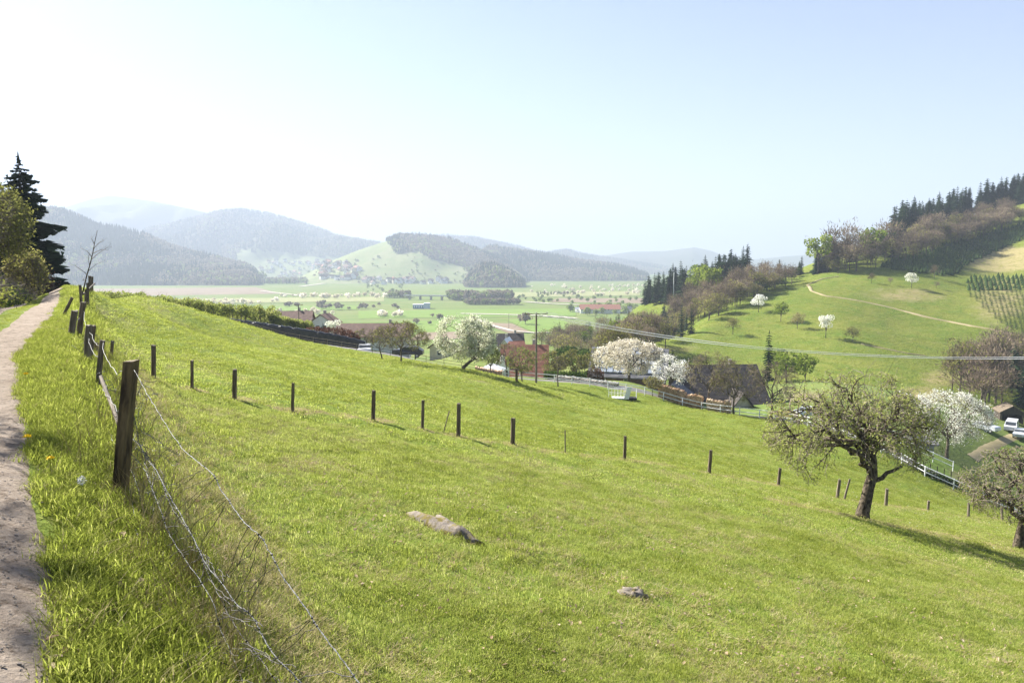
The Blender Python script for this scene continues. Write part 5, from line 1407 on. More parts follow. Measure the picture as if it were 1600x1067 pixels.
# ground heights of the far slopes by ray casting onto the ridge meshes
from mathutils.bvhtree import BVHTree
_BV = []
for nm in ('vineyard_hill', 'wooded_mountain', 'valley_floor', 'back_mountain'):
    me_ = bpy.data.objects[nm].data
    _BV.append(BVHTree.FromPolygons([v.co.copy() for v in me_.vertices], [tuple(p.vertices) for p in me_.polygons]))
def far_hit(u, v):
    rx, rz = ray(u, v); dr = mathutils.Vector((float(rx), 1, float(rz))).normalized(); best = None
    for b_ in _BV:
        loc = b_.ray_cast(mathutils.Vector((0, 0, 0)), dr)[0]
        if loc is not None and (best is None or loc.y < best.y): best = loc
    return best
VS = [((470, 548), (408, 422), 40, 'house in the densest part of the far village, foot of the vineyard hill', 'houses in the heart of the far village'),
      ((500, 565), (422, 437), 30, 'house in the lower part of the far village', 'houses in the lower far village'),
      ((405, 470), (408, 436), 26, 'house among trees in the left part of the far village', 'houses in the left part of the far village'),
      ((565, 700), (437, 445), 34, 'house in the string of houses along the foot of the vineyard hill', 'houses along the foot of the vineyard hill')]
for us, vs, n, lb, gp in VS:
    for k in range(n):
        pt = far_hit(RNG.uniform(*us), RNG.uniform(*vs))
        if pt is None: continue
        put(VH, pt, RNG.uniform(1.1, 1.7), lb, 'house', gp)
for us, vs, n, pr, h, h0, lb, gp in [((405, 560), (408, 438), 70, P_FARG + P_FARO, 9, 8, 'tree between the houses of the far village', 'trees in the far village'),
                     ((560, 730), (400, 443), 60, P_FARG + P_FARO, 7, 8, 'tree or bush dotted over the vineyard hill', 'trees dotted over the vineyard hill')]:
    for k in range(n):
        pt = far_hit(RNG.uniform(*us), RNG.uniform(*vs))
        if pt is not None: put(pr, pt, h / h0 * RNG.uniform(.5, 1.4), lb, 'tree', gp)
# two masts on the far mountain
for u, v0, v1, lb in [(158, 305, 284, 'thin transmitter mast on the left shoulder of the palest mountain'), (265, 320, 286, 'thin transmitter mast on the right shoulder of the palest mountain')]:
    Y = 7450.; a, b2 = at(u, v0 + 3, Y), at(u, v1, Y); g = G(); g.tube([(0, 0, 0), (0, 0, float(b2[2] - a[2]))], [2.2, 1.2], 6)
    tag(g.build('transmitter_mast', M['metal'], None, loc=a), lb, 'mast')
M['blade'] = leafmat('pasture_grass_blades', (.19, .235, .045), (.37, .42, .095), (.58, .56, .26), .55, 1.3)
M['blade_lush'] = leafmat('lush_grass_blades', (.15, .19, .028), (.29, .33, .058), (.45, .46, .14), .6, 1.1)
M['blade_dry'] = leafmat('dry_grass_blades', (.22, .18, .08), (.42, .36, .19), (.56, .50, .32), .35, 1.5)
M['blade_moss'] = leafmat('mossy_short_grass', (.20, .225, .04), (.36, .37, .085), (.48, .45, .18), .3, 1.5)
# ------------------------------------------------------------------ left bank: conifer, bushes, brush
p = ground(47, 66); top = float(ray(40, 238)[1]) * 66
ct = conifer('fir_tree', 1.0, 1.0, 2, 4, M['needle'], 1) if False else conifer('fir_tree', top - p[2], 4.5, 38, 13, M['needle'], 301, base=.04, sprays=9, droop=.05, power=.75, jag=.62)
ct.location = tuple(map(float, p)); tag(ct, 'tall dark fir rising behind the olive bushes at the left edge', 'tree')
def bank_bush(u, Y, topv, wpx, leaf, lb, seed, leaves=4200, ls=.085, twig='twig', kids=(8, 7, 4), base_dz=0.):
    p = ground(u, Y) + [0, 0, base_dz]; Hh = float(ray(u, topv)[1]) * Y - p[2]; w = px_h(Y, wpx)
    t = ell_tree('leafing_bush', Hh, Hh * .2, w, Hh * .84, limbs=12, kids=kids, seed=seed, leaves=leaves, leaf_size=ls, leaf=leaf, twig=twig, r0=.14, droop=.0, twig_r=.010, jit=.22, start=.1, up=.15, open_=.1)
    t.location = tuple(map(float, p)); tag(t, lb, 'bush')
bank_bush(-14, 50, 278, 132, 'olive_leaf', 'big olive green leafing bush cut by the left edge before the fir', 71, leaves=9000, ls=.11)
bank_bush(-60, 42, 270, 170, 'olive_leaf', 'big olive bush at the far left, mostly out of frame', 72)
bank_bush(46, 56, 392, 56, 'olive_leaf', 'smaller olive bush between the big olive bush and the end of the bank', 73, leaves=3500)
bank_bush(72, 62, 415, 30, 'brown_leaf', 'low brownish bush at the right end of the bank', 74, leaves=1500, ls=.07)
# brush, roots and dry leaves hanging over the bank
def brush(n, seed):
    g = G(); r = np.random.default_rng(seed)
    for _ in range(n):
        a = r.uniform(0, 6.28); L = r.uniform(.2, .7); p0 = np.array([r.uniform(-.4, .4), r.uniform(-.4, .4), 0]); p1 = p0 + [math.cos(a) * L, math.sin(a) * L, r.uniform(.1, .6)]
        g.tube([p0, (p0 + p1) / 2 + [0, 0, .12], p1], [.012, .008, .003], 3, False)
    return g
BR = [loose('brush%d' % k, brush(26, k), M['twig']) for k in range(3)]
bl = G(); bl.quads(leaf_quads(RNG.normal(size=(90, 3)) * [.3, .3, .12] + [0, 0, .1], .045, .3, .7)); BR.append(loose('brush_leaves', bl, M['blade_moss']))
bl = G(); bl.quads(leaf_quads(RNG.normal(size=(90, 3)) * [.3, .3, .15] + [0, 0, .15], .05, .2, .5)); BR.append(loose('brush_weeds', bl, M['dark_leaf']))
n = 5200; ys = RNG.uniform(8, 75, n) ; dd = -3.15 - np.abs(RNG.normal(size=n)) * 1.7; xs = (dd - .53 * ys) / .85
scatter('bank_undergrowth', np.c_[xs, ys, H(xs, ys)], RNG.uniform(0, 6.28, n), RNG.uniform(.7, 1.7, n), RNG.choice(5, n, p=[.13, .13, .13, .31, .30]), BR, 'tangle of brown twigs, dead leaves and weeds on the bank left of the path', 'undergrowth')

# sapling beside the far fence posts
p = hit(128, 452, 20) if False else ground(127, 39); tpx = at(152, 360, 39) - p
g = G(); S0 = bend(np.zeros(3), tpx, 7, .05); g.tube(S0, np.linspace(.045, .012, 7), 6)
sp_ = empty('bare_sapling', p); tag(sp_, 'thin leaning bare sapling beside the far end of the mesh fence', 'tree'); g.build('trunk', M['bark'], sp_, True)
g = G()
for (t, dx, dz, dy) in [(.38, -.95, .55, .2), (.42, 1.0, .55, -.2), (.58, 1.0, .7, .3), (.62, -.45, .45, -.2), (.72, .5, .5, .2), (.8, -.3, .35, .2), (.3, -.35, -.05, .3), (.5, .3, .6, -.5), (.66, .75, .2, .2)]:
    a = np.array([np.interp(t, np.linspace(0, 1, 7), S0[:, i]) for i in range(3)]); Bq = bend(a, a + [dx, dy, dz], 5, .15, 0, .08); g.tube(Bq, np.linspace(.02, .006, 5), 4, False)
    for q in range(3):
        c = Bq[2 + q % 3]; g.tube([c, c + [RNG.uniform(-.2, .3), RNG.uniform(-.2, .2), RNG.uniform(.1, .3)]], [.007, .003], 3, False)
g.build('branches', M['twig'], sp_)

# ------------------------------------------------------------------ fence posts
def post_mesh(h, w, seed, square=False):
    """split or round post with a worn, uneven top"""
    r = np.random.default_rng(seed); n = 4 if square else 9; g = G(); rings = 7; vs = []
    for k in range(rings):
        z = -.35 + (h + .35) * k / (rings - 1); tw = w * (1.04 - .1 * k / rings)
        for j in range(n):
            a = j * 2 * math.pi / n + (.785 if square else 0); q = tw / 2 * (1.35 if square else 1) * r.uniform(.93, 1.07)
            vs.append((q * math.cos(a), q * math.sin(a) * (.8 if square else 1), z + (r.uniform(-.02, .015) if k == rings - 1 else 0)))
    vs.append((0, 0, h - .005))
    fs = [(k * n + j, k * n + (j + 1) % n, (k + 1) * n + (j + 1) % n, (k + 1) * n + j) for k in range(rings - 1) for j in range(n)]
    fs += [((rings - 1) * n + j, (rings - 1) * n + (j + 1) % n, len(vs) - 1) for j in range(n)]
    g.add(vs, fs); return g
def lean_post(parent, o0, base, top, w, mat, seed, square=False, name='post'):
    base, top = np.array(base), np.array(top); d = top - base; L = float(np.linalg.norm(d))
    o = post_mesh(L, w, seed, square).build(name, mat, parent)
    o.location = tuple(base - o0); o.rotation_euler = mathutils.Vector(d).to_track_quat('Z', 'Y').to_euler(); return o
ff = empty('field_fence', FENCE_P[0]); o0 = np.array(ff.location); tag(ff, 'row of thin wooden posts crossing the meadow from the mesh fence down to the right', 'fence')
tops = []
for k, (b_, tpx_) in enumerate(zip(FENCE_P, FENCE_TOP)):
    top = at(tpx_[0], tpx_[1], b_[1]); tops.append(top)
    wpx = [5, 7, 5, 7, 5, 6.5, 5, 6.5, 7.5, 2, 5, 5.5, 5, 5, 5, 4, 4, 4][k]
    lean_post(ff, o0, b_, top, max(.05, px_h(b_[1], wpx) / CP), M['wood_pale'] if k in (9, 13, 14, 15, 16, 17) else M['wood'], 400 + k)
p = hit(1310, 778); lean_post(ff, o0, p + [.35, 0, 0], at(1314, 748, p[1]) + [.5, 0, 0], .12, M['wood_pale'], 430)
p = hit(693, 676); lean_post(ff, o0, p, at(702, 642, p[1]), .045, M['wood_pale'], 431, name='thin_stake')
for f in (.55, .92):
    P = np.array([b_ + (t_ - b_) * f for b_, t_ in zip(FENCE_P, tops)]); Q = []
    for a, b_ in zip(P[:-1], P[1:]):
        for t in np.linspace(0, 1, 5)[:-1]: q = a + (b_ - a) * t; q[2] -= .12 * t * (1 - t) * 4; Q.append(q)
    g = G(); g.tube(np.array(Q) - o0, .0022, 3, False); g.build('wire', M['wire_old'], ff)

# near fence: leaning posts along the path
POSTS = [((185, 776), (205, 563), float(hit(185, 776)[1]), .118, True, 'wood_moss'), ((153, 638), (160, 532), 11.6, .085, False, 'wood'), ((136, 588), (139, 508), 14.6, .13, False, 'wood_pale'), ((139, 590), (146, 508), 15.0, .12, False, 'wood'),
         ((149, 556), (150, 535), 17.0, .1, False, 'wood'), ((111, 548), (117, 485), 18.3, .16, False, 'wood_pale'), ((119, 577), (130, 472), 18.8, .15, False, 'wood'), ((98, 508), (113, 465), 24.5, .11, False, 'wood'),
         ((127, 475), (125, 445), 36, .14, False, 'wood'), ((137, 468), (137, 442), 38, .14, False, 'wood'), ((140, 457), (140, 431), 43, .15, False, 'wood'), ((144, 457), (144, 432), 44, .14, False, 'wood'), ((132, 474), (134, 452), 34, .1, False, 'wood')]
nf = empty('mesh_fence', ground(185, 6.7)); o1 = np.array(nf.location); tag(nf, 'dilapidated wire mesh fence on leaning mossy posts between path and meadow', 'fence')
tp1 = []
for k, (bq, tq, Y, w, sq, mt) in enumerate(POSTS):
    b_ = ground(bq[0], Y); t_ = at(tq[0], tq[1], Y); base_px = at(bq[0], bq[1], Y)
    b_ = np.array([base_px[0], Y, min(b_[2], base_px[2] + .25)]); lean_post(nf, o1, b_, t_, w, M[mt], 500 + k, sq); tp1.append((b_, t_))
b_, t_ = at(182, 652, 8.6), at(157, 588, 10.6); lean_post(nf, o1, b_, t_, .05, M['wood'], 530, name='brace')
b_, t_ = at(133, 457, 38), at(148, 443, 40); lean_post(nf, o1, b_, t_, .09, M['wood_pale'], 531, name='brace')
# vertical plane the sagging mesh hangs in: from the big post to the next one beside the camera
FA = np.array([-3.72, 6.65]); FB = np.array([-.6, 2.6])
def on_fence(u, v, off=0.0):
    rx, rz = ray(u, v); d = FB - FA; nx, ny = -d[1], d[0]; nn = math.hypot(nx, ny)
    Y = (nx * FA[0] + ny * FA[1] + off * nn) / (nx * float(rx) + ny); return np.array([float(rx) * Y, Y, float(rz) * Y])
ST = [([(210, 578), (228, 612), (246, 640), (262, 668), (285, 702), (310, 722), (335, 742), (345, 765), (365, 793), (385, 820), (408, 838), (425, 868), (443, 903), (475, 945), (500, 985), (530, 1025), (562, 1067), (600, 1120)], .0026, 'wire'),
      ([(206, 640), (214, 668), (216, 690), (226, 712), (245, 735), (262, 770), (280, 800), (300, 836), (325, 888), (347, 910), (370, 945), (396, 963), (408, 990), (425, 1020), (450, 1045), (475, 1070), (520, 1110)], .0036, 'wire'),
      ([(204, 682), (222, 700), (240, 726), (255, 757), (266, 790), (290, 822), (308, 850), (318, 880), (335, 915), (352, 950), (372, 985), (400, 1020), (430, 1060), (450, 1100)], .003, 'wire_old'),
      ([(202, 705), (228, 735), (238, 765), (252, 800), (262, 830), (285, 868), (305, 895), (335, 942), (345, 985), (362, 1020), (380, 1067), (390, 1100)], .003, 'wire'),
      ([(200, 725), (216, 760), (222, 795), (240, 830), (252, 870), (262, 905), (280, 935), (292, 985), (315, 1010), (325, 1050), (328, 1100)], .003, 'wire'),
      ([(198, 745), (208, 790), (212, 830), (226, 860), (240, 900), (243, 940), (262, 980), (280, 1005), (295, 1045), (312, 1067), (320, 1100)], .0026, 'wire')]
LN = []
for k, (px, r, mt) in enumerate(ST):
    P = []
    for u, v in px:
        q = on_fence(u, v, .03 * (k % 3 - 1)); hh_ = hit(u, v); P.append(at(u, v, hh_[1] * .955) if q[1] > hh_[1] * .955 else q)
    P = np.array(P); t = np.linspace(0, len(P) - 1, len(P) * 6); Q = np.c_[[np.interp(t, np.arange(len(P)), P[:, i]) for i in range(3)]].T
    for _ in range(3): Q[1:-1] = (Q[:-2] + 2 * Q[1:-1] + Q[2:]) / 4
    Q += RNG.normal(size=Q.shape) * .0015
    g = G(); g.tube(Q - o1, r * .8, 5); 
    if k == 0:   # barbed strand wound around itself
        ph = np.arange(len(Q)) * 2.2; g.tube(Q - o1 + np.c_[np.cos(ph), np.zeros(len(Q)), np.sin(ph)] * .0042, .0013, 4)
    g.build('strand', M[mt], nf); LN.append(Q)
for k in range(46):
    f = (k + RNG.uniform(.1, .9)) / 46; pts = []
    for j, Q in enumerate(LN):
        i = int(min(len(Q) - 1, max(0, (f + RNG.normal() * .012) * (len(Q) - 1)))); pts.append(Q[i])
    m_ = RNG.integers(3, 7); s0 = RNG.integers(0, 2); pts = pts[s0:s0 + m_]
    if len(pts) < 2: continue
    P = np.array(pts); t = np.linspace(0, len(P) - 1, len(P) * 4); Q = np.c_[[np.interp(t, np.arange(len(P)), P[:, i]) for i in range(3)]].T
    w = np.cumsum(RNG.normal(size=(len(Q), 3)) * .012, 0); Q = Q + w - w[-1] * np.linspace(0, 1, len(Q))[:, None]
    g = G(); g.tube(Q - o1, .0019, 4, False)
    for q in P: g.box(q - o1, (.009, .009, .008))
    g.build('stay_wire', M['wire_old'], nf)
# loops of slack wire at the post and along the further posts
def loops(center, n, rad, r, mt, stretch=(1, 1, 1)):
    for k in range(n):
        m = 26; a = np.linspace(0, RNG.uniform(4, 8), m) + RNG.uniform(0, 6); w = np.cumsum(RNG.normal(size=(m, 3)) * .018, 0)
        P = np.c_[np.cos(a) * rad * RNG.uniform(.4, 1), np.sin(a) * rad * .4, np.sin(a * .7) * rad] * stretch + w + center + RNG.normal(size=3) * rad * .3
        g = G(); g.tube(P - o1, r, 4, False); g.build('slack_wire', M[mt], nf)
loops(at(222, 660, 6.55), 5, .16, .0022, 'wire', (1, 1, 1.6)); loops(at(215, 600, 6.6), 3, .08, .002, 'wire'); loops(at(215, 760, 6.5), 4, .14, .002, 'wire', (1, 1, 1.2))
segs = [((160, 535, 11.6), (172, 600, 9.0), (203, 575, 6.75)), ((140, 512, 15), (148, 545, 13), (160, 540, 11.6)), ((130, 485, 18.8), (134, 520, 16.5), (140, 512, 15)), ((117, 490, 18.3), (122, 512, 18.6), (130, 485, 18.8)), ((135, 520, 15), (146, 560, 13), (156, 560, 11.6)),
        ((156, 590, 11.6), (168, 625, 9.6), (198, 660, 6.8)), ((152, 620, 11.6), (165, 660, 9.4), (190, 720, 6.8)), ((112, 520, 18.3), (122, 540, 16.5), (135, 560, 15)), ((135, 575, 15), (142, 590, 13.2), (152, 610, 11.6)), ((163, 533, 11.7), (185, 536, 14), (240, 545, 21))]
for s3 in segs:
    A, B, C3 = (at(*q) for q in s3); t = np.linspace(0, 1, 14)[:, None]; P = (1 - t) ** 2 * A + 2 * t * (1 - t) * B + t ** 2 * C3; P += RNG.normal(size=P.shape) * .012
    g = G(); g.tube(P - o1, .0034, 4, False); g.build('strand', M['wire'], nf)
loops(at(140, 550, 14.6), 5, .2, .004, 'wire', (1, 1, 1.5)); loops(at(115, 530, 18), 4, .22, .005, 'wire', (1, 1, 1.4)); loops(at(158, 600, 11.2), 3, .15, .004, 'wire', (1, 1, 1.3))

# ------------------------------------------------------------------ rocks
def rock(label, pa, pb, w, h, seed, moss=True):
    pa, pb = np.array(pa), np.array(pb); c = (pa + pb) / 2; d = pb - pa; L = float(np.linalg.norm(d)); r = np.random.default_rng(seed)
    nu, nv = 26, 14; vs = []
    for i in range(nv):
        ph = math.pi * i / (nv - 1)
        for j in range(nu):
            a = 2 * math.pi * j / nu; x = math.sin(ph) * math.cos(a); y = math.sin(ph) * math.sin(a); z = math.cos(ph)
            k = 1 + .34 * float(fbm(np.array([x * 1.6 + seed]), np.array([y * 1.6 + z * 1.3]), seed)[0]) + .42 * float(fbm(np.array([x * 3.4 + 9]), np.array([y * 2.4 + z * 3.1]), seed + 3)[0]); k = k * (1 - .35 * max(0, x) )
            vs.append((x * L / 2 * k, y * w / 2 * k, z * h * k))
    fs = [(i * nu + j, i * nu + (j + 1) % nu, (i + 1) * nu + (j + 1) % nu, (i + 1) * nu + j) for i in range(nv - 1) for j in range(nu)]
    o = G().add(vs, fs).build('rock', M['rock'], None, True); o.location = tuple(c - [0, 0, h * .3])
    o.rotation_euler = mathutils.Vector(d).to_track_quat('X', 'Z').to_euler(); return tag(o, label, 'rock')
def rock_mat():
    m, nt, out = new_mat('mossy_granite'); tc = nt.nodes.new("ShaderNodeTexCoord"); v = tc.outputs['Object']
    f = noise(nt, v, 7, 6, .7); g_ = noise(nt, v, 40, 3, .6); mo = noise(nt, v, 4.5, 5, .65)
    c = ramp(nt, f, [(.3, (.13, .115, .10)), (.7, (.29, .245, .20))]); c = mixc(nt, ramp(nt, g_, [(.5, (0, 0, 0)), (.7, (.5, .5, .5))]), c, (.12, .11, .10))
    c = mixc(nt, ramp(nt, mo, [(.48, (0, 0, 0)), (.58, (1, 1, 1))]), c, (.16, .13, .035)); principled(nt, out, c, .95, f, .03, .2); return m
M['rock'] = rock_mat()
rock('long flat mossy granite rock lying in the near meadow', hit(641, 803), hit(772, 862), .62, .27, 3)
rock('small lumpy brown rock in the near meadow, right of the long one', hit(966, 926), hit(1022, 934), .40, .19, 8)

# ------------------------------------------------------------------ grass
def tuft(seed, n, h, spread, w, lean, mat, curl=.5):
    r = np.random.default_rng(seed); g = G(); T = []
    for _ in range(n):
        a = r.uniform(0, 6.28); rr = spread * math.sqrt(r.random()); b0 = np.array([rr * math.cos(a), rr * math.sin(a), -.01])
        da = r.uniform(0, 6.28); hh = h * r.uniform(.5, 1.15); ln = lean * r.uniform(.3, 1.2) * hh
        d = np.array([math.cos(da), math.sin(da), 0]); s = np.array([-d[1], d[0], 0]) * w * r.uniform(.7, 1.2)
        m_ = b0 + d * ln * curl * .6 + [0, 0, hh * .6]; t_ = b0 + d * ln + [0, 0, hh * r.uniform(.85, 1)]
        T += [[b0 - s, b0 + s, m_ + s * .8], [b0 - s, m_ + s * .8, m_ - s * .8], [m_ - s * .8, m_ + s * .8, t_]]
    g.tris(np.array([[tuple(q) for q in t] for t in T])); return loose('tuft', g, mat)
TF = [tuft(k, 22, .055, .10, .0026, 1.0, M['blade']) for k in range(3)] + [tuft(10 + k, 22, .12, .10, .0032, .8, M['blade_lush']) for k in range(2)] + \
     [tuft(20, 14, .05, .11, .0022, 2.6, M['blade_dry'], 1.2), tuft(21, 26, .035, .09, .003, 1.3, M['blade_moss'])] + [tuft(30 + k, 26, .11, .13, .0032, .85, M['blade_lush']) for k in range(2)] + [tuft(40, 16, .12, .12, .0022, 2.0, M['blade_dry'])] + \
     [tuft(50 + k, 30, .026, .14, .0040, 1.0, M['blade']) for k in range(2)] + [tuft(60 + k, 30, .034, .14, .0045, 1.0, M['blade_lush']) for k in range(2)] + [tuft(70, 24, .02, .14, .0035, 2.0, M['blade_dry'])]
for k, o in enumerate(TF): o.name = 'tuft_%02d' % k
def sample_view(n, y0, y1, power=1.0, umin=-120, umax=1720):
    u = RNG.uniform(umin, umax, n); Y = (y0 ** power + (y1 ** power - y0 ** power) * RNG.random(n)) ** (1 / power)
    return (u - 800) / F_PX * Y, Y
BP = hit(185, 776)
def grass_zone(name, n, y0, y1, size, label, power=2.0):
    x, y = sample_view(n, y0, y1, power); d = .85 * x + .53 * y
    z = H(x, y); keep_ = (d > -.15) & (y < road_y(x) - 3); x, y, z, d = x[keep_], y[keep_], z[keep_], d[keep_]
    m = len(x); dr = dry_mask(x, y); v = RNG.random(m); ln_ = fbm(x * .35, y * .35, 61) + .12 * sstep(24, 30, y - .0 * x)
    v2 = RNG.random(m); pick = np.where(v < .80, RNG.integers(0, 3, m), np.where(v < .90, 5, 6))
    far_ = (fence_side(x, y) > 0)
    pick = np.where((ln_ > np.where(far_, -.05, .34)) & (v2 < np.where(far_, .6, .25)), RNG.integers(3, 5, m), pick)
    pt = fbm(x * 1.1, y * 1.1, 71, 3) + .5 * fbm(x * .3, y * .3, 73, 2)
    pick = np.where(~far_ & (pt > .08) & (RNG.random(m) < .55), np.where(RNG.random(m) < .6, 5, 6), pick)
    pick = np.where(~far_ & (pt < -.22) & (RNG.random(m) < .40), RNG.integers(12, 14, m), pick)
    pick = np.where(~far_ & ((pick == 3) | (pick == 4)) & (d > 1.6) & (RNG.random(m) < .75), 12, pick)
    pick = np.where((dr > .55) & (v2 < dr * .62), np.where(RNG.random(m) < .5, 5, 6), pick)
    verge = d < .85
    pick = np.where(verge & (r_(x, y) < 60), np.where(RNG.random(m) < .9, RNG.integers(7, 9, m), 9), pick)
    pick = np.where((d > .45) & (d < 2.0) & (r_(x, y) < 20) & (RNG.random(m) < .65), np.where(RNG.random(m) < .6, 6, 5), pick)
    pick = np.where(verge & (d < .15) & (RNG.random(m) < .55), RNG.integers(3, 5, m), pick)
    pick = np.where((d > .5) & (d < 1.7) & (RNG.random(m) < .12) & (r_(x, y) < 30), 9, pick)
    if y0 >= 22:
        pick = np.where(pick <= 2, 10 + (pick > 0), np.where((pick == 3) | (pick == 4), pick + 9, np.where(pick == 5, 14, np.where(pick == 6, 10, pick))))
    s = size * RNG.uniform(.65, 1.3, m)
    s = np.where(np.hypot(x - BP[0], y - BP[1]) < .75, s * .5, s)
    scatter(name, np.c_[x, y, z], RNG.uniform(0, 6.28, m), s, pick, TF, label, 'grass', RNG.normal(size=(m, 2)) * .12)
def r_(x, y): return np.hypot(x, y)
_fl = np.array(fence_line)
def fence_side(x, y): return y - np.interp(x, _fl[:, 0], _fl[:, 1])
grass_zone('pasture_grass', 26000, 2.0, 9, 1.0, 'short tufted pasture grass nearest the viewer', 2.0)
grass_zone('pasture_grass', 42000, 9, 22, 1.35, 'short pasture grass in the middle of the near meadow', 2.0)
grass_zone('pasture_grass', 52000, 22, 60, 2.3, 'grass of the meadow around and beyond the post row', 1.7)
grass_zone('pasture_grass', 26000, 60, 98, 3.6, 'grass on the far lower part of the meadow', 1.6)
# grass between the wheel tracks and at the path edge
n = 15000; ys = 1.5 + 55 * RNG.random(n) ** 1.6; dd = RNG.uniform(-3.2, 0.05, n); 
dr_ = np.interp(ys, [0, 2.8, 6.4, 12.5, 21, 45, 60], [.02, -.06, -.40, -.84, -.55, -.55, -.6]); wd_ = np.interp(ys, [0, 5, 12, 20, 45, 60], [1.25, 1.2, 1.0, 1.0, .9, .9])
edge = RNG.normal(size=n) * .06 + .16 * fbm(ys * 1.7, ys * 0 + 3, 15, 3)
okk = (dd > dr_ + edge) | ((dd < dr_ - wd_ + edge) & (dd > -1.98 + edge)) | (dd < -2.8 + edge)
ys, dd = ys[okk], dd[okk]; xs = (dd - .53 * ys) / .85; vv = RNG.random(len(xs))
scatter('verge_grass', np.c_[xs, ys, H(xs, ys)], RNG.uniform(0, 6.28, len(xs)), RNG.uniform(.45, .9, len(xs)) * (1 + ys / 90), np.where(dd < -1.2, np.where(vv < .6, RNG.integers(12, 14, len(xs)), np.where(vv < .85, 10, 14)), np.where(vv < .55, RNG.integers(3, 5, len(xs)), np.where(vv < .8, 0, np.where(vv < .93, 6, 5)))), TF, 'grass along and between the wheel tracks of the path', 'grass', RNG.normal(size=(len(xs), 2)) * .12)
# extra lush band right beside the path near the viewer
n = 9000; ys = RNG.uniform(2.2, 22, n); dd = np.interp(ys, [0, 2.8, 6.4, 12.5, 21, 45], [.02, -.06, -.38, -.84, -.55, -.55]) - .03 + .16 * fbm(ys * 1.9, ys * 0 + 7, 16, 3) + np.abs(RNG.normal(size=n)) * .5; xs = (dd - .53 * ys) / .85
scatter('verge_grass', np.c_[xs, ys, H(xs, ys)], RNG.uniform(0, 6.28, n), RNG.uniform(.45, 1.05, n), np.where(RNG.random(n) < .92, RNG.integers(7, 9, n), 9), TF, 'tall lush bright green grass right of the path', 'grass', RNG.normal(size=(n, 2)) * .15)
# pebbles on the path, dead leaves
def pebble(seed):
    r = np.random.default_rng(seed); v = r.normal(size=(9, 3)); v /= np.linalg.norm(v, axis=1, keepdims=True); v *= [1, .8, .5]
    import bmesh
    bm = bmesh.new(); [bm.verts.new(q) for q in v]; bmesh.ops.convex_hull(bm, input=bm.verts); me = bpy.data.meshes.new('pebble'); bm.to_mesh(me); bm.free(); me.materials.append(M['pebble']); return bpy.data.objects.new('pebble_%d' % seed, me)
M['pebble'] = surf('pebble_stone', (.20, .16, .13), (.50, .45, .40), 3)
n = 5200; ys = 1.6 + 16 * RNG.random(n) ** 1.7; dd = np.interp(ys, [0, 2.8, 6.4, 12.5, 21], [-.22, -.22, -.40, -.84, -.55]) - np.abs(RNG.random(n)) * 1.2 + .1 * RNG.normal(size=n); xs = (dd - .53 * ys) / .85
scatter('gravel', np.c_[xs, ys, H(xs, ys) + .022], RNG.uniform(0, 6.28, n), RNG.uniform(.003, .013, n), RNG.integers(0, 3, n), [pebble(k) for k in range(3)], 'loose gravel on the path', 'gravel')
def dead_leaf(seed):
    r = np.random.default_rng(seed); vs = []; 
    for i, (x, w) in enumerate([(-1, .05), (-.5, .5), (.1, .62), (.6, .35), (1, .03)]): vs += [(x, -w, .25 * w + .1 * r.random()), (x, 0, -.05), (x, w, .3 * w + .12 * r.random())]
    g = G(); g.add(vs, [(3 * i + j, 3 * i + j + 1, 3 * i + 4 + j, 3 * i + 3 + j) for i in range(4) for j in range(2)]); return loose('dead_leaf_%d' % seed, g, M['dead_leaf'])
M['dead_leaf'] = leafmat('dead_leaves', (.24, .15, .09), (.48, .37, .27), (.66, .57, .46), .3, 2)
DL = [dead_leaf(k) for k in range(3)]
n = 5200; x, y = sample_view(n, 2.0, 16, 1.3); d = .85 * x + .53 * y; k_ = (d > -.25) & ((fbm(x * 1.1, y * 1.1, 91) > .12) | (RNG.random(n) < .10) | ((np.abs(d - .5) < .8) & (RNG.random(n) < .8))); x, y = x[k_], y[k_]
scatter('dead_leaves', np.c_[x, y, H(x, y) + .03], RNG.uniform(0, 6.28, len(x)), RNG.uniform(.013, .04, len(x)), RNG.integers(0, 3, len(x)), DL, 'scattered dry brown leaves lying in the near grass', 'leaves', RNG.normal(size=(len(x), 2)) * .5)
for k, (u, v, lb) in enumerate([(220, 932, 'large pale curled dead leaf in the verge grass, upper of the pair'), (232, 950, 'large pale curled dead leaf in the verge grass, lower of the pair'), (190, 856, 'pale dead leaf in the verge grass below the big post')]):
    o = bpy.data.objects.new('dead_leaf', DL[k].data); link(o); p = hit(u, v); o.location = tuple(p + [0, 0, .09]); o.scale = (.05,) * 3; o.rotation_euler = (1.0, .4 * k, 1.2 + k); tag(o, lb, 'leaf')
# dandelions
def dandelion(u, v, lb, clock=False):
    p = hit(u, v); r = empty('dandelion', p); tag(r, lb, 'flower'); g = G(); g.tube([(0, 0, 0), (.01, 0, .1), (.015, 0, .17)], .0035, 5); g.build('stem', M['blade_lush'], r)
    g = G(); nn = 60; dv = rv(nn)
    if not clock: dv[:, 2] = np.abs(dv[:, 2]) * .4 + .1
    c = np.array([.015, 0, .175]); g.quads(leaf_quads(c + dv * (.032 if not clock else .036) * RNG.uniform(.5, 1, (nn, 1)), .013, 0, .4)); g.build('head', M['petal'] if not clock else M['seed_head'], r)
M['petal'] = surf('yellow_petals', (.75, .52, .01), (.85, .66, .02), 8); M['seed_head'] = surf('white_seed_fluff', (.6, .6, .58), (.75, .75, .72), 8)
dandelion(78, 748, 'yellow dandelion in the verge, nearest of the three to the viewer'); dandelion(42, 712, 'small yellow dandelion at the gravel edge, middle one of the three'); dandelion(40, 604, 'yellow dandelion at the path edge, farthest of the three'); dandelion(126, 784, 'white dandelion seed head left of the foot of the big post', True)
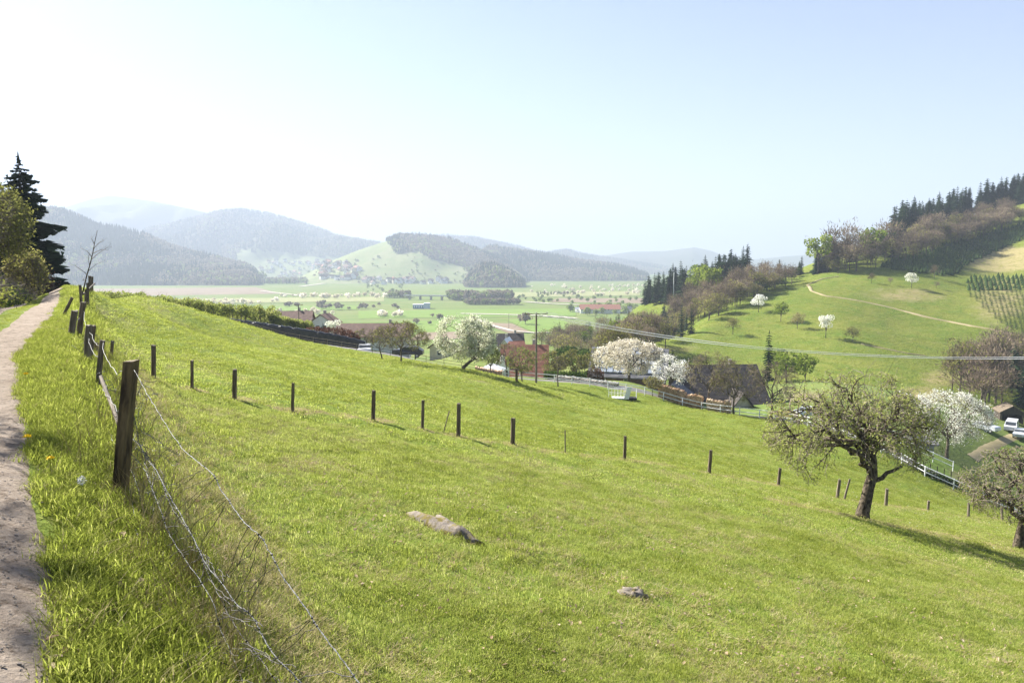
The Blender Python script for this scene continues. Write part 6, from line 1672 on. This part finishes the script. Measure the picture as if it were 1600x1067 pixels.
# dry stems standing along the mesh fence
ds = G()
for _ in range(9):
    a = RNG.uniform(0, 6.28); q = RNG.uniform(0, .15); c = np.array([math.cos(a) * q, math.sin(a) * q, 0]); hh = RNG.uniform(.25, .6); dx = RNG.normal(size=2) * .12
    ds.tube([c, c + [dx[0] * .4, dx[1] * .4, hh * .6], c + [dx[0], dx[1], hh]], [.0022, .0018, .001], 3, False)
    if RNG.random() < .5: ds.tube([c + [dx[0] * .4, dx[1] * .4, hh * .6], c + [dx[0] * .4 + RNG.normal() * .08, dx[1] * .4 + RNG.normal() * .08, hh * .85]], [.0014, .0007], 3, False)
ds = loose('dry_stem_bunch', ds, M['blade_dry']); n = 170; t = RNG.random(n) ** .8; line = np.array([FA + (FB - FA) * q for q in t * 1.0]); far = RNG.random(n) < .5; yy = RNG.uniform(6, 26, n)
xx = (.38 - .53 * yy) / .85; X_ = np.where(far, xx, line[:, 0]) + RNG.normal(size=n) * .16; Y_ = np.where(far, yy, line[:, 1]) + RNG.normal(size=n) * .16
scatter('dry_stems', np.c_[X_, Y_, H(X_, Y_)], RNG.uniform(0, 6.28, n), RNG.uniform(.5, 1.1, n), np.zeros(n), [ds], 'dry weed stems standing along the wire mesh fence', 'weeds', RNG.normal(size=(n, 2)) * .25)
# grass texture of the hill meadow
n = 26000; u_ = RNG.uniform(1000, 1650, n); Yh = RNG.uniform(170, 400, n); xh = (u_ - 800) / F_PX * Yh; zh = H(xh, Yh); kk = RNG.random(n)
scatter('hill_tussocks', np.c_[xh, Yh, zh - .02], RNG.uniform(0, 6.28, n), RNG.uniform(4, 11, n), np.where(kk < .35, 10, np.where(kk < .55, 11, np.where(kk < .75, 12, np.where(kk < .9, 13, 14)))), TF, 'tussocks and longer grass on the hill meadow', 'grass')
# daisies and small flowers speckling the field beyond the posts
fl = G(); fl.quads(leaf_quads(RNG.normal(size=(4, 3)) * .02, .018, .5, .9))
fo = loose('daisy_heads', fl, M['seed_head']); n = 700; x, y = sample_view(n, 24, 75, 1.3); k_ = (fbm(x * .25, y * .25, 95) > .05) & (.85 * x + .53 * y > 2); x, y = x[k_], y[k_]
scatter('daisies', np.c_[x, y, H(x, y) + .12], RNG.uniform(0, 6, len(x)), RNG.uniform(.4, 1.0, len(x)), np.zeros(len(x)), [fo], 'tiny white flowers speckling the grass beyond the post row', 'flowers')
# bare tree on the bank outside the left of the picture; it shades the near end of the path
t = ell_tree('bare_tree', 7.5, 2.0, 4.5, 6, limbs=8, kids=(6, 5, 3), seed=801, leaves=900, leaf_size=.08, r0=.16)
t.location = (-10.6, 9.6, hz(-10.6, 9.6)); tag(t, 'bare tree on the bank beside the near end of the path', 'tree')
